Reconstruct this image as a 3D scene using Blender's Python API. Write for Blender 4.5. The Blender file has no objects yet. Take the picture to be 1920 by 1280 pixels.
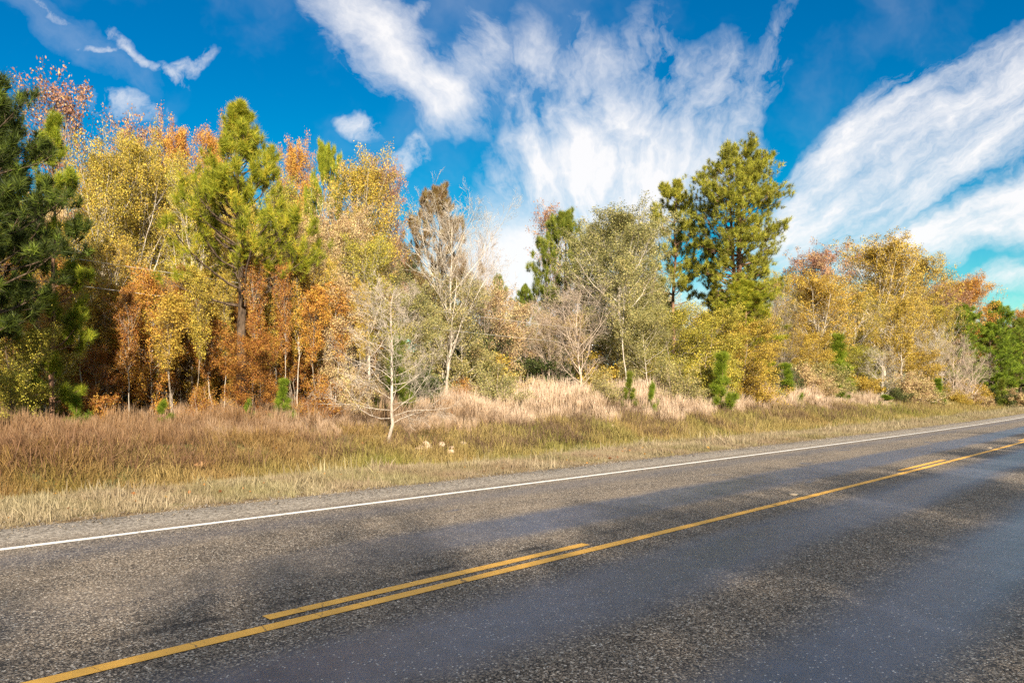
import bpy, math, random
import numpy as np

# ------------------------------------------------------------------ camera, sky, sun, exposure
SC = bpy.context.scene
F, HZ, TH, EYE = 1350.0, 743.6, 0.7845, 1.35          # focal length in photo pixels, horizon row, road heading, eye height
ST, CT = math.sin(TH), math.cos(TH)
cam = bpy.data.cameras.new('camera')
cam.sensor_width = 36.0; cam.lens = F / 1920 * 36; cam.shift_y = (HZ - 640) / 1920
cam.clip_start = 0.05; cam.clip_end = 6000
camo = bpy.data.objects.new('camera', cam); SC.collection.objects.link(camo)
camo.location = (0, 0, EYE); camo.rotation_euler = (math.radians(90), 0, 0)
SC.camera = camo
SC.view_settings.view_transform = 'Standard'; SC.view_settings.look = 'None'
SC.view_settings.gamma = 1; SC.view_settings.use_curve_mapping = False
SC.view_settings.exposure = 1.25
SC.cycles.max_bounces = 5; SC.cycles.diffuse_bounces = 3; SC.cycles.glossy_bounces = 2
SC.cycles.transmission_bounces = 3; SC.cycles.transparent_max_bounces = 4
SC.cycles.use_denoising = False
SC.cycles.caustics_reflective = False; SC.cycles.caustics_refractive = False

SUN_EL = math.radians(24)
SUN_DIR = np.array([-0.22, 1.0]); SUN_DIR = SUN_DIR / np.linalg.norm(SUN_DIR)     # the way the light travels over the ground
sun = bpy.data.lights.new('sun', 'SUN'); sun.energy = 5.0; sun.angle = math.radians(0.6); sun.color = (1.0, 0.86, 0.66)
suno = bpy.data.objects.new('sun', sun); SC.collection.objects.link(suno)
suno.rotation_euler = (math.pi/2 - SUN_EL, 0, math.atan2(-SUN_DIR[0], SUN_DIR[1]))


class NT:
    """small helper round a node tree"""
    def __init__(s, nt): s.nt = nt; s.n = nt.nodes; s.l = nt.links
    def new(s, t, **kw):
        n = s.n.new(t)
        for k, v in kw.items(): setattr(n, k, v)
        return n
    def put(s, sock, v):
        if isinstance(v, bpy.types.NodeSocket): s.l.new(v, sock)
        else: sock.default_value = v
    def math(s, op, a, b=0.0, c=0.0, clamp=False):
        n = s.new('ShaderNodeMath', operation=op); n.use_clamp = clamp
        s.put(n.inputs[0], a); s.put(n.inputs[1], b); s.put(n.inputs[2], c)
        return n.outputs[0]
    def vmath(s, op, a, b=(0, 0, 0), scale=None):
        n = s.new('ShaderNodeVectorMath', operation=op)
        s.put(n.inputs[0], a); s.put(n.inputs[1], b)
        if scale is not None: s.put(n.inputs[3], scale)
        return n.outputs[1] if op in ('LENGTH', 'DOT_PRODUCT', 'DISTANCE') else n.outputs[0]
    def comb(s, x, y, z=0.0):
        n = s.new('ShaderNodeCombineXYZ'); s.put(n.inputs[0], x); s.put(n.inputs[1], y); s.put(n.inputs[2], z); return n.outputs[0]
    def sep(s, v):
        n = s.new('ShaderNodeSeparateXYZ'); s.put(n.inputs[0], v); return n.outputs
    def noise(s, v, scale, detail=4.0, rough=0.55, dist=0.0, out=0):
        n = s.new('ShaderNodeTexNoise'); s.put(n.inputs['Vector'], v); n.inputs['Scale'].default_value = scale
        n.inputs['Detail'].default_value = detail; n.inputs['Roughness'].default_value = rough; n.inputs['Distortion'].default_value = dist
        return n.outputs[out]
    def ramp(s, v, a, b, lo=0.0, hi=1.0, smooth=True):
        n = s.new('ShaderNodeMapRange'); n.interpolation_type = 'SMOOTHSTEP' if smooth else 'LINEAR'
        s.put(n.inputs[0], v); s.put(n.inputs[1], a); s.put(n.inputs[2], b); s.put(n.inputs[3], lo); s.put(n.inputs[4], hi)
        return n.outputs[0]
    def mix(s, f, a, b, mode='MIX'):
        n = s.new('ShaderNodeMix', data_type='RGBA', blend_type=mode)
        s.put(n.inputs[0], f)
        for sock, v in ((n.inputs[6], a), (n.inputs[7], b)):
            if isinstance(v, tuple): v = tuple(v[:3]) + (1,)
            s.put(sock, v)
        return n.outputs[2]


world = bpy.data.worlds.new('World'); SC.world = world; world.use_nodes = True
w = NT(world.node_tree); w.n.clear()
sky = w.new('ShaderNodeTexSky', sky_type='NISHITA'); sky.sun_disc = False
sky.sun_elevation = SUN_EL; sky.sun_rotation = math.atan2(-SUN_DIR[0], -SUN_DIR[1]); sky.air_density = 1.0; sky.dust_density = 0.3; sky.ozone_density = 3.0
hs = w.new('ShaderNodeHueSaturation'); hs.inputs['Saturation'].default_value = 1.6; hs.inputs['Value'].default_value = 1.0
w.l.new(sky.outputs[0], hs.inputs['Color'])
tc = w.new('ShaderNodeTexCoord').outputs['Generated']
dx, dy, dz = w.sep(tc)
yy = w.math('MAXIMUM', w.math('ABSOLUTE', dy), 0.12)
ax = w.math('DIVIDE', dx, yy); az = w.math('DIVIDE', dz, yy)
# sky position measured in photo pixels / 1000 around the view direction
U = w.math('MULTIPLY_ADD', ax, F/1000, 0.96); V = w.math('SUBTRACT', HZ/1000, w.math('MULTIPLY', az, F/1000))
uv = w.comb(U, V)
base = w.mix(1.0, hs.outputs[0], w.mix(w.ramp(az, 0.02, 0.55), (0.9, 1.18, 0.74), (0.12, 0.82, 0.80)), 'MULTIPLY')
warp = w.vmath('SUBTRACT', w.noise(uv, 3.2, 5, 0.6, out=1), (0.5, 0.5, 0.5))
uvw = w.vmath('ADD', uv, w.vmath('SCALE', warp, scale=0.16))
warp2 = w.vmath('SUBTRACT', w.noise(uv, 14.0, 5, 0.6, out=1), (0.5, 0.5, 0.5))
uvw = w.vmath('ADD', uvw, w.vmath('SCALE', warp2, scale=0.022))


def blob(cx, cy, ang, rx, ry, amp=1.0):
    m = w.new('ShaderNodeMapping', vector_type='TEXTURE'); w.put(m.inputs[0], uvw)
    m.inputs[1].default_value = (cx/1000, cy/1000, 0); m.inputs[2].default_value = (0, 0, math.radians(ang)); m.inputs[3].default_value = (rx/1000, ry/1000, 1)
    return w.ramp(w.vmath('LENGTH', m.outputs[0]), 0.0, 1.25, amp, 0.0)


def cluster(blobs, tex, k, lo=0.25, hi=1.15):
    f = blob(*blobs[0])
    for q in blobs[1:]: f = w.math('ADD', f, blob(*q))
    f = w.math('MINIMUM', f, 1.25)
    t_ = w.math('MULTIPLY', w.math('SUBTRACT', tex, 0.5), w.math('MULTIPLY', w.ramp(f, 0, 0.35), k*2))
    return w.ramp(w.math('ADD', f, t_), lo, hi, smooth=False)


def streak(ang, sc, stretch, off=0.0):
    m = w.new('ShaderNodeMapping', vector_type='TEXTURE'); w.put(m.inputs[0], uvw)
    m.inputs[1].default_value = (off, off, 0); m.inputs[2].default_value = (0, 0, math.radians(ang)); m.inputs[3].default_value = (stretch, 1, 1)
    return w.noise(m.outputs[0], sc, 8, 0.66)


# streaks of the big fan run outward from a point low in the sky
pr, pq = w.math('SUBTRACT', U, 1.13), w.math('SUBTRACT', 0.75, V)
fan_v = w.comb(w.math('MULTIPLY', w.math('ARCTAN2', pr, pq), 3.2), w.math('MULTIPLY', w.vmath('LENGTH', w.comb(pr, pq)), 2.4), 3.3)
fan = w.noise(w.vmath('ADD', fan_v, w.vmath('SCALE', warp, scale=1.0)), 2.2, 9, 0.62)
puff = w.noise(uvw, 9.0, 9, 0.66)
wisp = w.noise(w.vmath('ADD', uvw, w.vmath('SCALE', warp2, scale=0.06)), 13.0, 9, 0.66, 0.15)
sA = streak(42, 9, 2.2)
sC = streak(-33, 11, 4.5, 0.3)
sD = streak(-20, 12, 5.0, 0.7)
clouds = [
    cluster([(650, -10, 60, 200, 80, 0.8), (720, 95, 48, 190, 85, 0.8), (810, 190, 25, 150, 60, 0.9), (880, 150, -50, 150, 60, 0.7), (930, 110, 70, 150, 70, 0.35), (785, 25, -20, 40, 22, 0.6)], sA, 1.6, 0.12, 1.6),
    cluster([(1170, 320, -4, 280, 130, 1.2), (1000, 190, 80, 200, 70, 0.5), (1100, 190, 86, 200, 80, 0.5), (1220, 160, 90, 200, 90, 0.5), (1330, 200, -78, 190, 80, 0.6), (1440, 120, -74, 190, 50, 0.4), (1110, 410, 80, 170, 130, 1.1), (1190, 440, 80, 120, 90, 0.7)], fan, 1.5, 0.12, 1.4),
    cluster([(1550, 330, -47, 290, 70, 0.75), (1640, 250, -44, 200, 50, 0.55), (1800, 230, -33, 400, 110, 1.0), (1700, 340, -30, 340, 80, 0.75), (1920, 140, -32, 280, 50, 0.55), (2010, 290, -25, 300, 110, 0.95), (1500, 410, -52, 160, 80, 0.8)], sC, 2.1, 0.14, 1.65),
    cluster([(1820, 425, -19, 360, 60, 1.2), (1980, 400, -14, 220, 70, 0.9), (1950, 515, -10, 240, 36, 0.9), (1650, 450, -14, 170, 36, 0.6)], sD, 1.5, 0.12, 1.25),
    cluster([(222, 95, 50, 55, 20, 0.8), (255, 125, 35, 50, 12, 0.8), (172, 98, 12, 50, 10, 0.7), (355, 135, -35, 70, 26, 0.8), (325, 155, 30, 50, 14, 0.5), (250, 208, 8, 100, 24, 0.8), (668, 242, 20, 60, 26, 0.7), (770, 292, -30, 55, 30, 0.7), (70, 10, 34, 70, 14, 0.5)], wisp, 2.0, 0.1, 1.9),
    w.math('MULTIPLY', cluster([(110, 60, 34, 260, 50, 0.9)], sA, 1.3), 0.12),
    cluster([(985, 520, 0, 300, 200, 1.4), (330, 570, 0, 480, 150, 1.4), (1500, 640, 0, 650, 130, 1.2)], puff, 0.5),
]
cl = clouds[0]
for c in clouds[1:]: cl = w.math('MAXIMUM', cl, c)
high = w.noise(w.vmath('MULTIPLY', tc, (1, 1, 1.6)), 2.4, 8, 0.62)
cl = w.math('MAXIMUM', cl, w.math('MULTIPLY', w.ramp(high, 0.30, 0.60), w.ramp(az, 0.60, 0.95, 0.0, 0.9)))  # overhead cover outside the view, added to brighten and whiten the ambient light
cl = w.math('ADD', cl, w.math('MULTIPLY', w.ramp(w.noise(uvw, 1.7, 6, 0.6), 0.45, 0.75), 0.16))
cl = w.math('MULTIPLY', w.math('MINIMUM', cl, 1.0), w.ramp(dz, -0.02, 0.02))
cl = w.math('MULTIPLY', w.math('POWER', cl, 0.9), 0.93)
final = w.mix(cl, base, (6.7, 6.55, 6.5))
bg = w.new('ShaderNodeBackground'); w.put(bg.inputs[0], final); bg.inputs[1].default_value = 0.066
wo = w.new('ShaderNodeOutputWorld'); w.l.new(bg.outputs[0], wo.inputs[0])

# ------------------------------------------------------------------ helpers
rng = np.random.default_rng(11)
C = SC.collection


def off(s):
    s = np.asarray(s, float); k = 0.0012
    c = np.clip(s, -30, 70)
    return k*c*c/2 + k*c*(s - c)


def P2(s, d):
    """road coordinates (along, leftwards) -> world x, y"""
    t = np.asarray(d, float) + off(s)
    return np.asarray(s)*ST - t*CT, np.asarray(s)*CT + t*ST


def SD(x, y):
    s = np.asarray(x)*ST + np.asarray(y)*CT
    return s, -np.asarray(x)*CT + np.asarray(y)*ST - off(s)


_k = [(rng.uniform(0.15, 1.6), rng.uniform(0, 6.28), rng.uniform(0, 6.28)) for _ in range(14)]


def bumps(x, y):
    z = 0
    for f, a, p in _k: z = z + np.sin((x*math.cos(a) + y*math.sin(a))*f*1.7 + p)/(0.6 + f*1.6)
    return z/6


def zt(s, d):
    s, d = np.broadcast_arrays(np.asarray(s, float), np.asarray(d, float))
    T = np.interp(s, [-20, 4, 22, 45, 90, 160], [0.30, 0.42, 1.0, 1.15, 1.45, 1.8])
    b1 = np.interp(s, [0, 10, 60, 100], [0.30, 0.40, 0.42, 0.3])
    z = np.interp(d, [-400, -30, -6, -3, -1.4, -0.9, 8.7, 9.3, 12.0, 12.8, 13.4, 14.2], [4, 1.0, -0.4, -0.45, -0.12, -0.04, -0.04, -0.03, -0.12, -0.30, -0.24, 0.0])
    up = np.clip((d - 14.2)/1.2, 0, 1); up2 = np.clip((d - 15.4)/3.4, 0, 1); up2 = up2*up2*(3 - 2*up2)
    z = z + b1*up + (T - b1)*up2 + np.clip(d - 19, 0, 60)*0.012
    x, y = P2(s, d)
    amp = np.clip((np.abs(d - 4) - 6)/3, 0, 1)
    return z + bumps(x, y)*0.10*amp


def zw(x, y): return zt(*SD(x, y))


def at(px, Z): return (px - 960)/F*Z


def mesh_np(name, V, faces, mats, smooth=False, attrs=None, mi=None):
    """faces: list of (k-column int arrays)"""
    me = bpy.data.meshes.new(name)
    V = np.asarray(V, np.float32); me.vertices.add(len(V)); me.vertices.foreach_set('co', V.ravel())
    loops = np.concatenate([f.ravel() for f in faces]).astype(np.int32)
    cnt = np.concatenate([np.full(len(f), f.shape[1]) for f in faces]).astype(np.int32)
    st = np.concatenate([[0], np.cumsum(cnt)[:-1]]).astype(np.int32)
    me.loops.add(len(loops)); me.loops.foreach_set('vertex_index', loops)
    me.polygons.add(len(cnt)); me.polygons.foreach_set('loop_start', st)
    me.update(calc_edges=True)
    if smooth: me.polygons.foreach_set('use_smooth', np.ones(len(cnt), bool))
    if mi is not None: me.polygons.foreach_set('material_index', np.asarray(mi, np.int32))
    for n, (dom, arr) in (attrs or {}).items():
        a = me.attributes.new(n, 'FLOAT', dom); a.data.foreach_set('value', np.asarray(arr, np.float32))
    for m in mats: me.materials.append(m)
    return me


def link(name, me, parent=None, **tags):
    o = bpy.data.objects.new(name, me); C.objects.link(o)
    if parent: o.parent = parent
    for k, v in tags.items():
        if v: o[k] = v
    return o


def unit(v): return v/np.maximum(np.linalg.norm(v, axis=-1, keepdims=True), 1e-9)


def tubes(P, R, sides, close=False):
    """P (N,m,3), R (N,m) -> verts, quads"""
    N, m, _ = P.shape
    T = np.empty_like(P); T[:, 1:-1] = P[:, 2:] - P[:, :-2]; T[:, 0] = P[:, 1] - P[:, 0]; T[:, -1] = P[:, -1] - P[:, -2]
    T = unit(T)
    ref = np.where(np.abs(T[:, :1, 2:3]) > 0.8, np.array([1., 0, 0]), np.array([0, 0, 1.]))
    ref = np.broadcast_to(ref, T.shape)
    A = unit(np.cross(T, ref)); B = np.cross(T, A)
    a = np.arange(sides)/sides*2*np.pi
    V = P[:, :, None] + R[:, :, None, None]*(A[:, :, None]*np.cos(a)[None, None, :, None] + B[:, :, None]*np.sin(a)[None, None, :, None])
    idx = np.arange(N*m*sides).reshape(N, m, sides); nx = np.roll(idx, -1, axis=2)
    Q = np.stack([idx[:, :-1], nx[:, :-1], nx[:, 1:], idx[:, 1:]], -1).reshape(-1, 4)
    return V.reshape(-1, 3), Q


def join(parts):
    Vs, Fs, o = [], [], 0
    for V, Q in parts: Vs.append(V); Fs.append(Q + o); o += len(V)
    return np.concatenate(Vs), Fs


def grow(S, D, L, m, wander, up, r):
    N = len(S); P = np.empty((N, m, 3)); P[:, 0] = S; d = unit(D)
    for i in range(1, m):
        d = unit(d + wander*r.normal(size=(N, 3)) + np.array([0, 0, up]))
        P[:, i] = P[:, i-1] + d*(L/(m-1))[:, None]
    return P


def spawn(P, R, k, t0, t1, ang, lf, m, wander, up, r, rf=0.6, rmin=0.002, flat=0.0):
    N, pm, _ = P.shape
    t = (t0 + (t1 - t0)*(np.arange(k)[None] + r.uniform(0.1, 0.9, (N, k)))/k)
    x = t*(pm - 1); i = np.minimum(x.astype(int), pm - 2); f = (x - i)[..., None]
    n = np.arange(N)[:, None]
    S = P[n, i]*(1-f) + P[n, i+1]*f; T = unit(P[n, i+1] - P[n, i])
    rr = R[n, i]*(1-f[..., 0]) + R[n, i+1]*f[..., 0]
    q = r.normal(size=T.shape); q[..., 2] *= (1 - flat); q = unit(q - T*(q*T).sum(-1, keepdims=True))
    a = ang*r.uniform(0.75, 1.2, (N, k))[..., None]
    D = T*np.cos(a) + q*np.sin(a)
    PL = np.linalg.norm(P[:, 1:] - P[:, :-1], axis=-1).sum(1)
    L = PL[:, None]*lf*(1.15 - 0.65*t)*r.uniform(0.7, 1.25, (N, k))
    c = grow(S.reshape(-1, 3), D.reshape(-1, 3), L.ravel(), m, wander, up, r)
    r0 = np.maximum(rr.ravel()*rf, rmin)
    RR = r0[:, None]*np.linspace(1, 0.3, m)[None]
    return c, np.maximum(RR, rmin*0.6)


def leaves(cent, nrm_bias, size, r, aspect=0.62):
    N = len(cent)
    n = unit(r.normal(size=(N, 3)) + nrm_bias)
    a = unit(np.cross(n, r.normal(size=(N, 3)))); b = np.cross(n, a)
    sz = size*r.uniform(0.5, 1.45, N)[:, None]
    V = np.stack([cent - a*sz, cent - b*sz*aspect + n*sz*0.25, cent + a*sz, cent + b*sz*aspect + n*sz*0.1], 1).reshape(-1, 3)
    return V, np.arange(N*4).reshape(-1, 4)


def needles(cent, direc, n, ln, wd, r):
    """n needle blades (one thin triangle each) bursting from every centre towards direc"""
    K = len(cent)
    d = unit(direc[:, None]*0.75 + r.normal(size=(K, n, 3))*0.62)
    c = cent[:, None] - direc[:, None]*r.uniform(0, ln*0.9, (K, n, 1))
    side = unit(np.cross(d, r.normal(size=d.shape)))*wd
    L = ln*r.uniform(0.75, 1.15, (K, n, 1))
    V = np.stack([c - side, c + side, c + d*L], 2).reshape(-1, 3)
    return V, np.arange(len(V)).reshape(-1, 3)


# ------------------------------------------------------------------ materials
def material(name, build):
    m = bpy.data.materials.new(name); m.use_nodes = True
    t = NT(m.node_tree); t.n.clear(); o = t.new('ShaderNodeOutputMaterial'); build(t, o); return m


def attr(t, name, kind='GEOMETRY'):
    n = t.new('ShaderNodeAttribute', attribute_name=name); n.attribute_type = kind; return n.outputs['Fac']


def leaf_mat(name, cols, trans=0.24, rough=0.55, hue=0.03, spec=0.25):
    def b(t, o):
        cr = t.new('ShaderNodeValToRGB'); e = cr.color_ramp.elements
        for i, c in enumerate(cols):
            p = i/(len(cols)-1)
            el = e[0] if i == 0 else (e[1] if i == 1 else e.new(p)); el.position = p; el.color = c + (1,)
        for i, c in enumerate(cols): pass
        oi = t.new('ShaderNodeObjectInfo').outputs['Random']
        f = t.math('ADD', t.math('MULTIPLY', attr(t, 'v'), 0.55), t.math('ADD', t.math('MULTIPLY', attr(t, 'g'), 0.5), t.math('MULTIPLY', oi, 0.2)))
        t.put(cr.inputs[0], t.math('SUBTRACT', f, 0.12, clamp=True))
        h = t.new('ShaderNodeHueSaturation'); t.put(h.inputs['Color'], cr.outputs[0])
        t.put(h.inputs['Hue'], t.math('ADD', 0.5 - hue/2, t.math('MULTIPLY', attr(t, 'g'), hue)))
        t.put(h.inputs['Value'], t.math('ADD', 0.52, t.math('ADD', t.math('MULTIPLY', attr(t, 'v'), 0.45), t.math('MULTIPLY', attr(t, 'g'), 0.50))))
        p = t.new('ShaderNodeBsdfPrincipled'); t.put(p.inputs['Base Color'], h.outputs[0]); p.inputs['Roughness'].default_value = rough
        p.inputs['Specular IOR Level'].default_value = spec
        tr = t.new('ShaderNodeBsdfTranslucent'); t.put(tr.inputs[0], h.outputs[0])
        mx = t.new('ShaderNodeMixShader'); mx.inputs[0].default_value = trans
        t.l.new(p.outputs[0], mx.inputs[1]); t.l.new(tr.outputs[0], mx.inputs[2]); t.l.new(mx.outputs[0], o.inputs[0])
    return material(name, b)


def bark_mat(name, a, c, scale=6.0):
    def b(t, o):
        g = t.new('ShaderNodeTexCoord').outputs['Object']
        v = t.vmath('MULTIPLY', g, (1, 1, 0.22))
        n1 = t.noise(v, scale*3, 6, 0.65); n2 = t.noise(g, 1.3, 3)
        col = t.mix(t.ramp(t.math('ADD', n1, t.math('MULTIPLY', t.math('SUBTRACT', n2, 0.5), 0.6)), 0.35, 0.65), a, c)
        p = t.new('ShaderNodeBsdfPrincipled'); t.put(p.inputs['Base Color'], col); p.inputs['Roughness'].default_value = 0.9
        p.inputs['Specular IOR Level'].default_value = 0.15
        bp = t.new('ShaderNodeBump'); bp.inputs['Strength'].default_value = 0.8; bp.inputs['Distance'].default_value = 0.02
        t.put(bp.inputs['Height'], n1); t.l.new(bp.outputs[0], p.inputs['Normal']); t.l.new(p.outputs[0], o.inputs[0])
    return material(name, b)


M = {}
M['bark_pale'] = bark_mat('pale_grey_bark', (0.30, 0.25, 0.20), (0.62, 0.56, 0.48))
M['bark_grey'] = bark_mat('grey_bark', (0.10, 0.08, 0.06), (0.34, 0.28, 0.22))
M['bark_dark'] = bark_mat('dark_bark', (0.035, 0.025, 0.018), (0.14, 0.10, 0.07))
M['bark_pine'] = bark_mat('pine_bark', (0.08, 0.045, 0.03), (0.32, 0.19, 0.12))
M['bark_twig'] = bark_mat('twig_bark', (0.30, 0.23, 0.18), (0.58, 0.47, 0.38))
M['bark_lone'] = bark_mat('weathered_grey_bark', (0.24, 0.20, 0.165), (0.60, 0.52, 0.44))
M['olive'] = leaf_mat('olive_yellow_leaves', [(0.10, 0.10, 0.018), (0.28, 0.23, 0.035), (0.48, 0.37, 0.06), (0.50, 0.28, 0.05)])
M['gold'] = leaf_mat('golden_leaves', [(0.17, 0.13, 0.025), (0.38, 0.27, 0.04), (0.54, 0.38, 0.07), (0.46, 0.25, 0.045)])
M['orange'] = leaf_mat('orange_leaves', [(0.24, 0.10, 0.025), (0.48, 0.22, 0.04), (0.58, 0.31, 0.06), (0.46, 0.31, 0.06)])
M['rust'] = leaf_mat('rust_leaves', [(0.10, 0.04, 0.015), (0.30, 0.12, 0.025), (0.42, 0.19, 0.04), (0.38, 0.24, 0.05)])
M['tan'] = leaf_mat('tan_leaves', [(0.24, 0.14, 0.07), (0.48, 0.32, 0.16), (0.58, 0.44, 0.24), (0.36, 0.32, 0.10)])
M['purple'] = leaf_mat('mauve_brown_leaves', [(0.16, 0.07, 0.06), (0.36, 0.18, 0.12), (0.42, 0.24, 0.14), (0.46, 0.30, 0.12)])
M['greygreen'] = leaf_mat('grey_green_leaves', [(0.11, 0.12, 0.04), (0.26, 0.26, 0.09), (0.38, 0.33, 0.13), (0.40, 0.28, 0.12)])
M['lime'] = leaf_mat('yellow_green_leaves', [(0.11, 0.13, 0.02), (0.26, 0.26, 0.035), (0.44, 0.38, 0.06), (0.50, 0.34, 0.06)])
M['deep'] = leaf_mat('dark_evergreen_leaves', [(0.02, 0.035, 0.012), (0.05, 0.075, 0.02), (0.09, 0.11, 0.03), (0.12, 0.12, 0.04)])
M['pine_hi'] = leaf_mat('yellow_green_needles', [(0.07, 0.12, 0.012), (0.20, 0.26, 0.02), (0.36, 0.38, 0.03), (0.48, 0.31, 0.04)], 0.3)
M['pine_br'] = leaf_mat('bright_green_needles', [(0.05, 0.10, 0.012), (0.13, 0.22, 0.02), (0.26, 0.33, 0.03), (0.40, 0.40, 0.04)], 0.3)
M['pine_dk'] = leaf_mat('dark_green_needles', [(0.012, 0.022, 0.006), (0.03, 0.050, 0.010), (0.075, 0.105, 0.015), (0.17, 0.20, 0.025)], 0.2)  # shade on the left-edge pines is put into this dark needle colour
M['pine_md'] = leaf_mat('green_needles', [(0.045, 0.085, 0.012), (0.12, 0.18, 0.02), (0.24, 0.27, 0.035), (0.36, 0.28, 0.05)], 0.25)
M['pine_ol'] = leaf_mat('olive_needles', [(0.08, 0.10, 0.018), (0.22, 0.24, 0.03), (0.38, 0.38, 0.045), (0.46, 0.33, 0.06)], 0.25)
M['pine_bn'] = leaf_mat('brown_green_needles', [(0.08, 0.07, 0.03), (0.18, 0.13, 0.05), (0.28, 0.17, 0.07), (0.22, 0.20, 0.07)], 0.25)


def ground_build(t, o):
    g = t.new('ShaderNodeNewGeometry').outputs['Position']
    dd = attr(t, 'd')
    n1 = t.noise(g, 0.5, 6, 0.6); n2 = t.noise(g, 9, 6, 0.7); n3 = t.noise(g, 2.2, 5, 0.6)
    soil = t.mix(t.ramp(n2, 0.35, 0.65), (0.10, 0.065, 0.035), (0.26, 0.19, 0.11))
    dry = t.mix(t.ramp(n2, 0.3, 0.7), (0.13, 0.095, 0.045), (0.36, 0.27, 0.14))
    green = t.mix(t.ramp(n2, 0.3, 0.7), (0.05, 0.06, 0.015), (0.17, 0.17, 0.05))
    a = t.mix(t.ramp(t.math('ADD', n1, t.math('MULTIPLY', n3, 0.4)), 0.55, 0.80), dry, green)
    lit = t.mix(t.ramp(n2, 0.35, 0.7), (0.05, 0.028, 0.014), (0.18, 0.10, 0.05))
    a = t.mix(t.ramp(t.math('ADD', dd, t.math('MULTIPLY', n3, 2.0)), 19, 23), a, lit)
    a = t.mix(t.ramp(t.math('ADD', dd, n3), 9.7, 10.3), soil, a)
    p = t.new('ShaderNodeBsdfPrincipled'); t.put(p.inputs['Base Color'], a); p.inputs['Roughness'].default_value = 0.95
    p.inputs['Specular IOR Level'].default_value = 0.1
    bp = t.new('ShaderNodeBump'); bp.inputs['Strength'].default_value = 0.9; bp.inputs['Distance'].default_value = 0.05
    t.put(bp.inputs['Height'], n2); t.l.new(bp.outputs[0], p.inputs['Normal']); t.l.new(p.outputs[0], o.inputs[0])


M['ground'] = material('verge_soil', ground_build)


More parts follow.
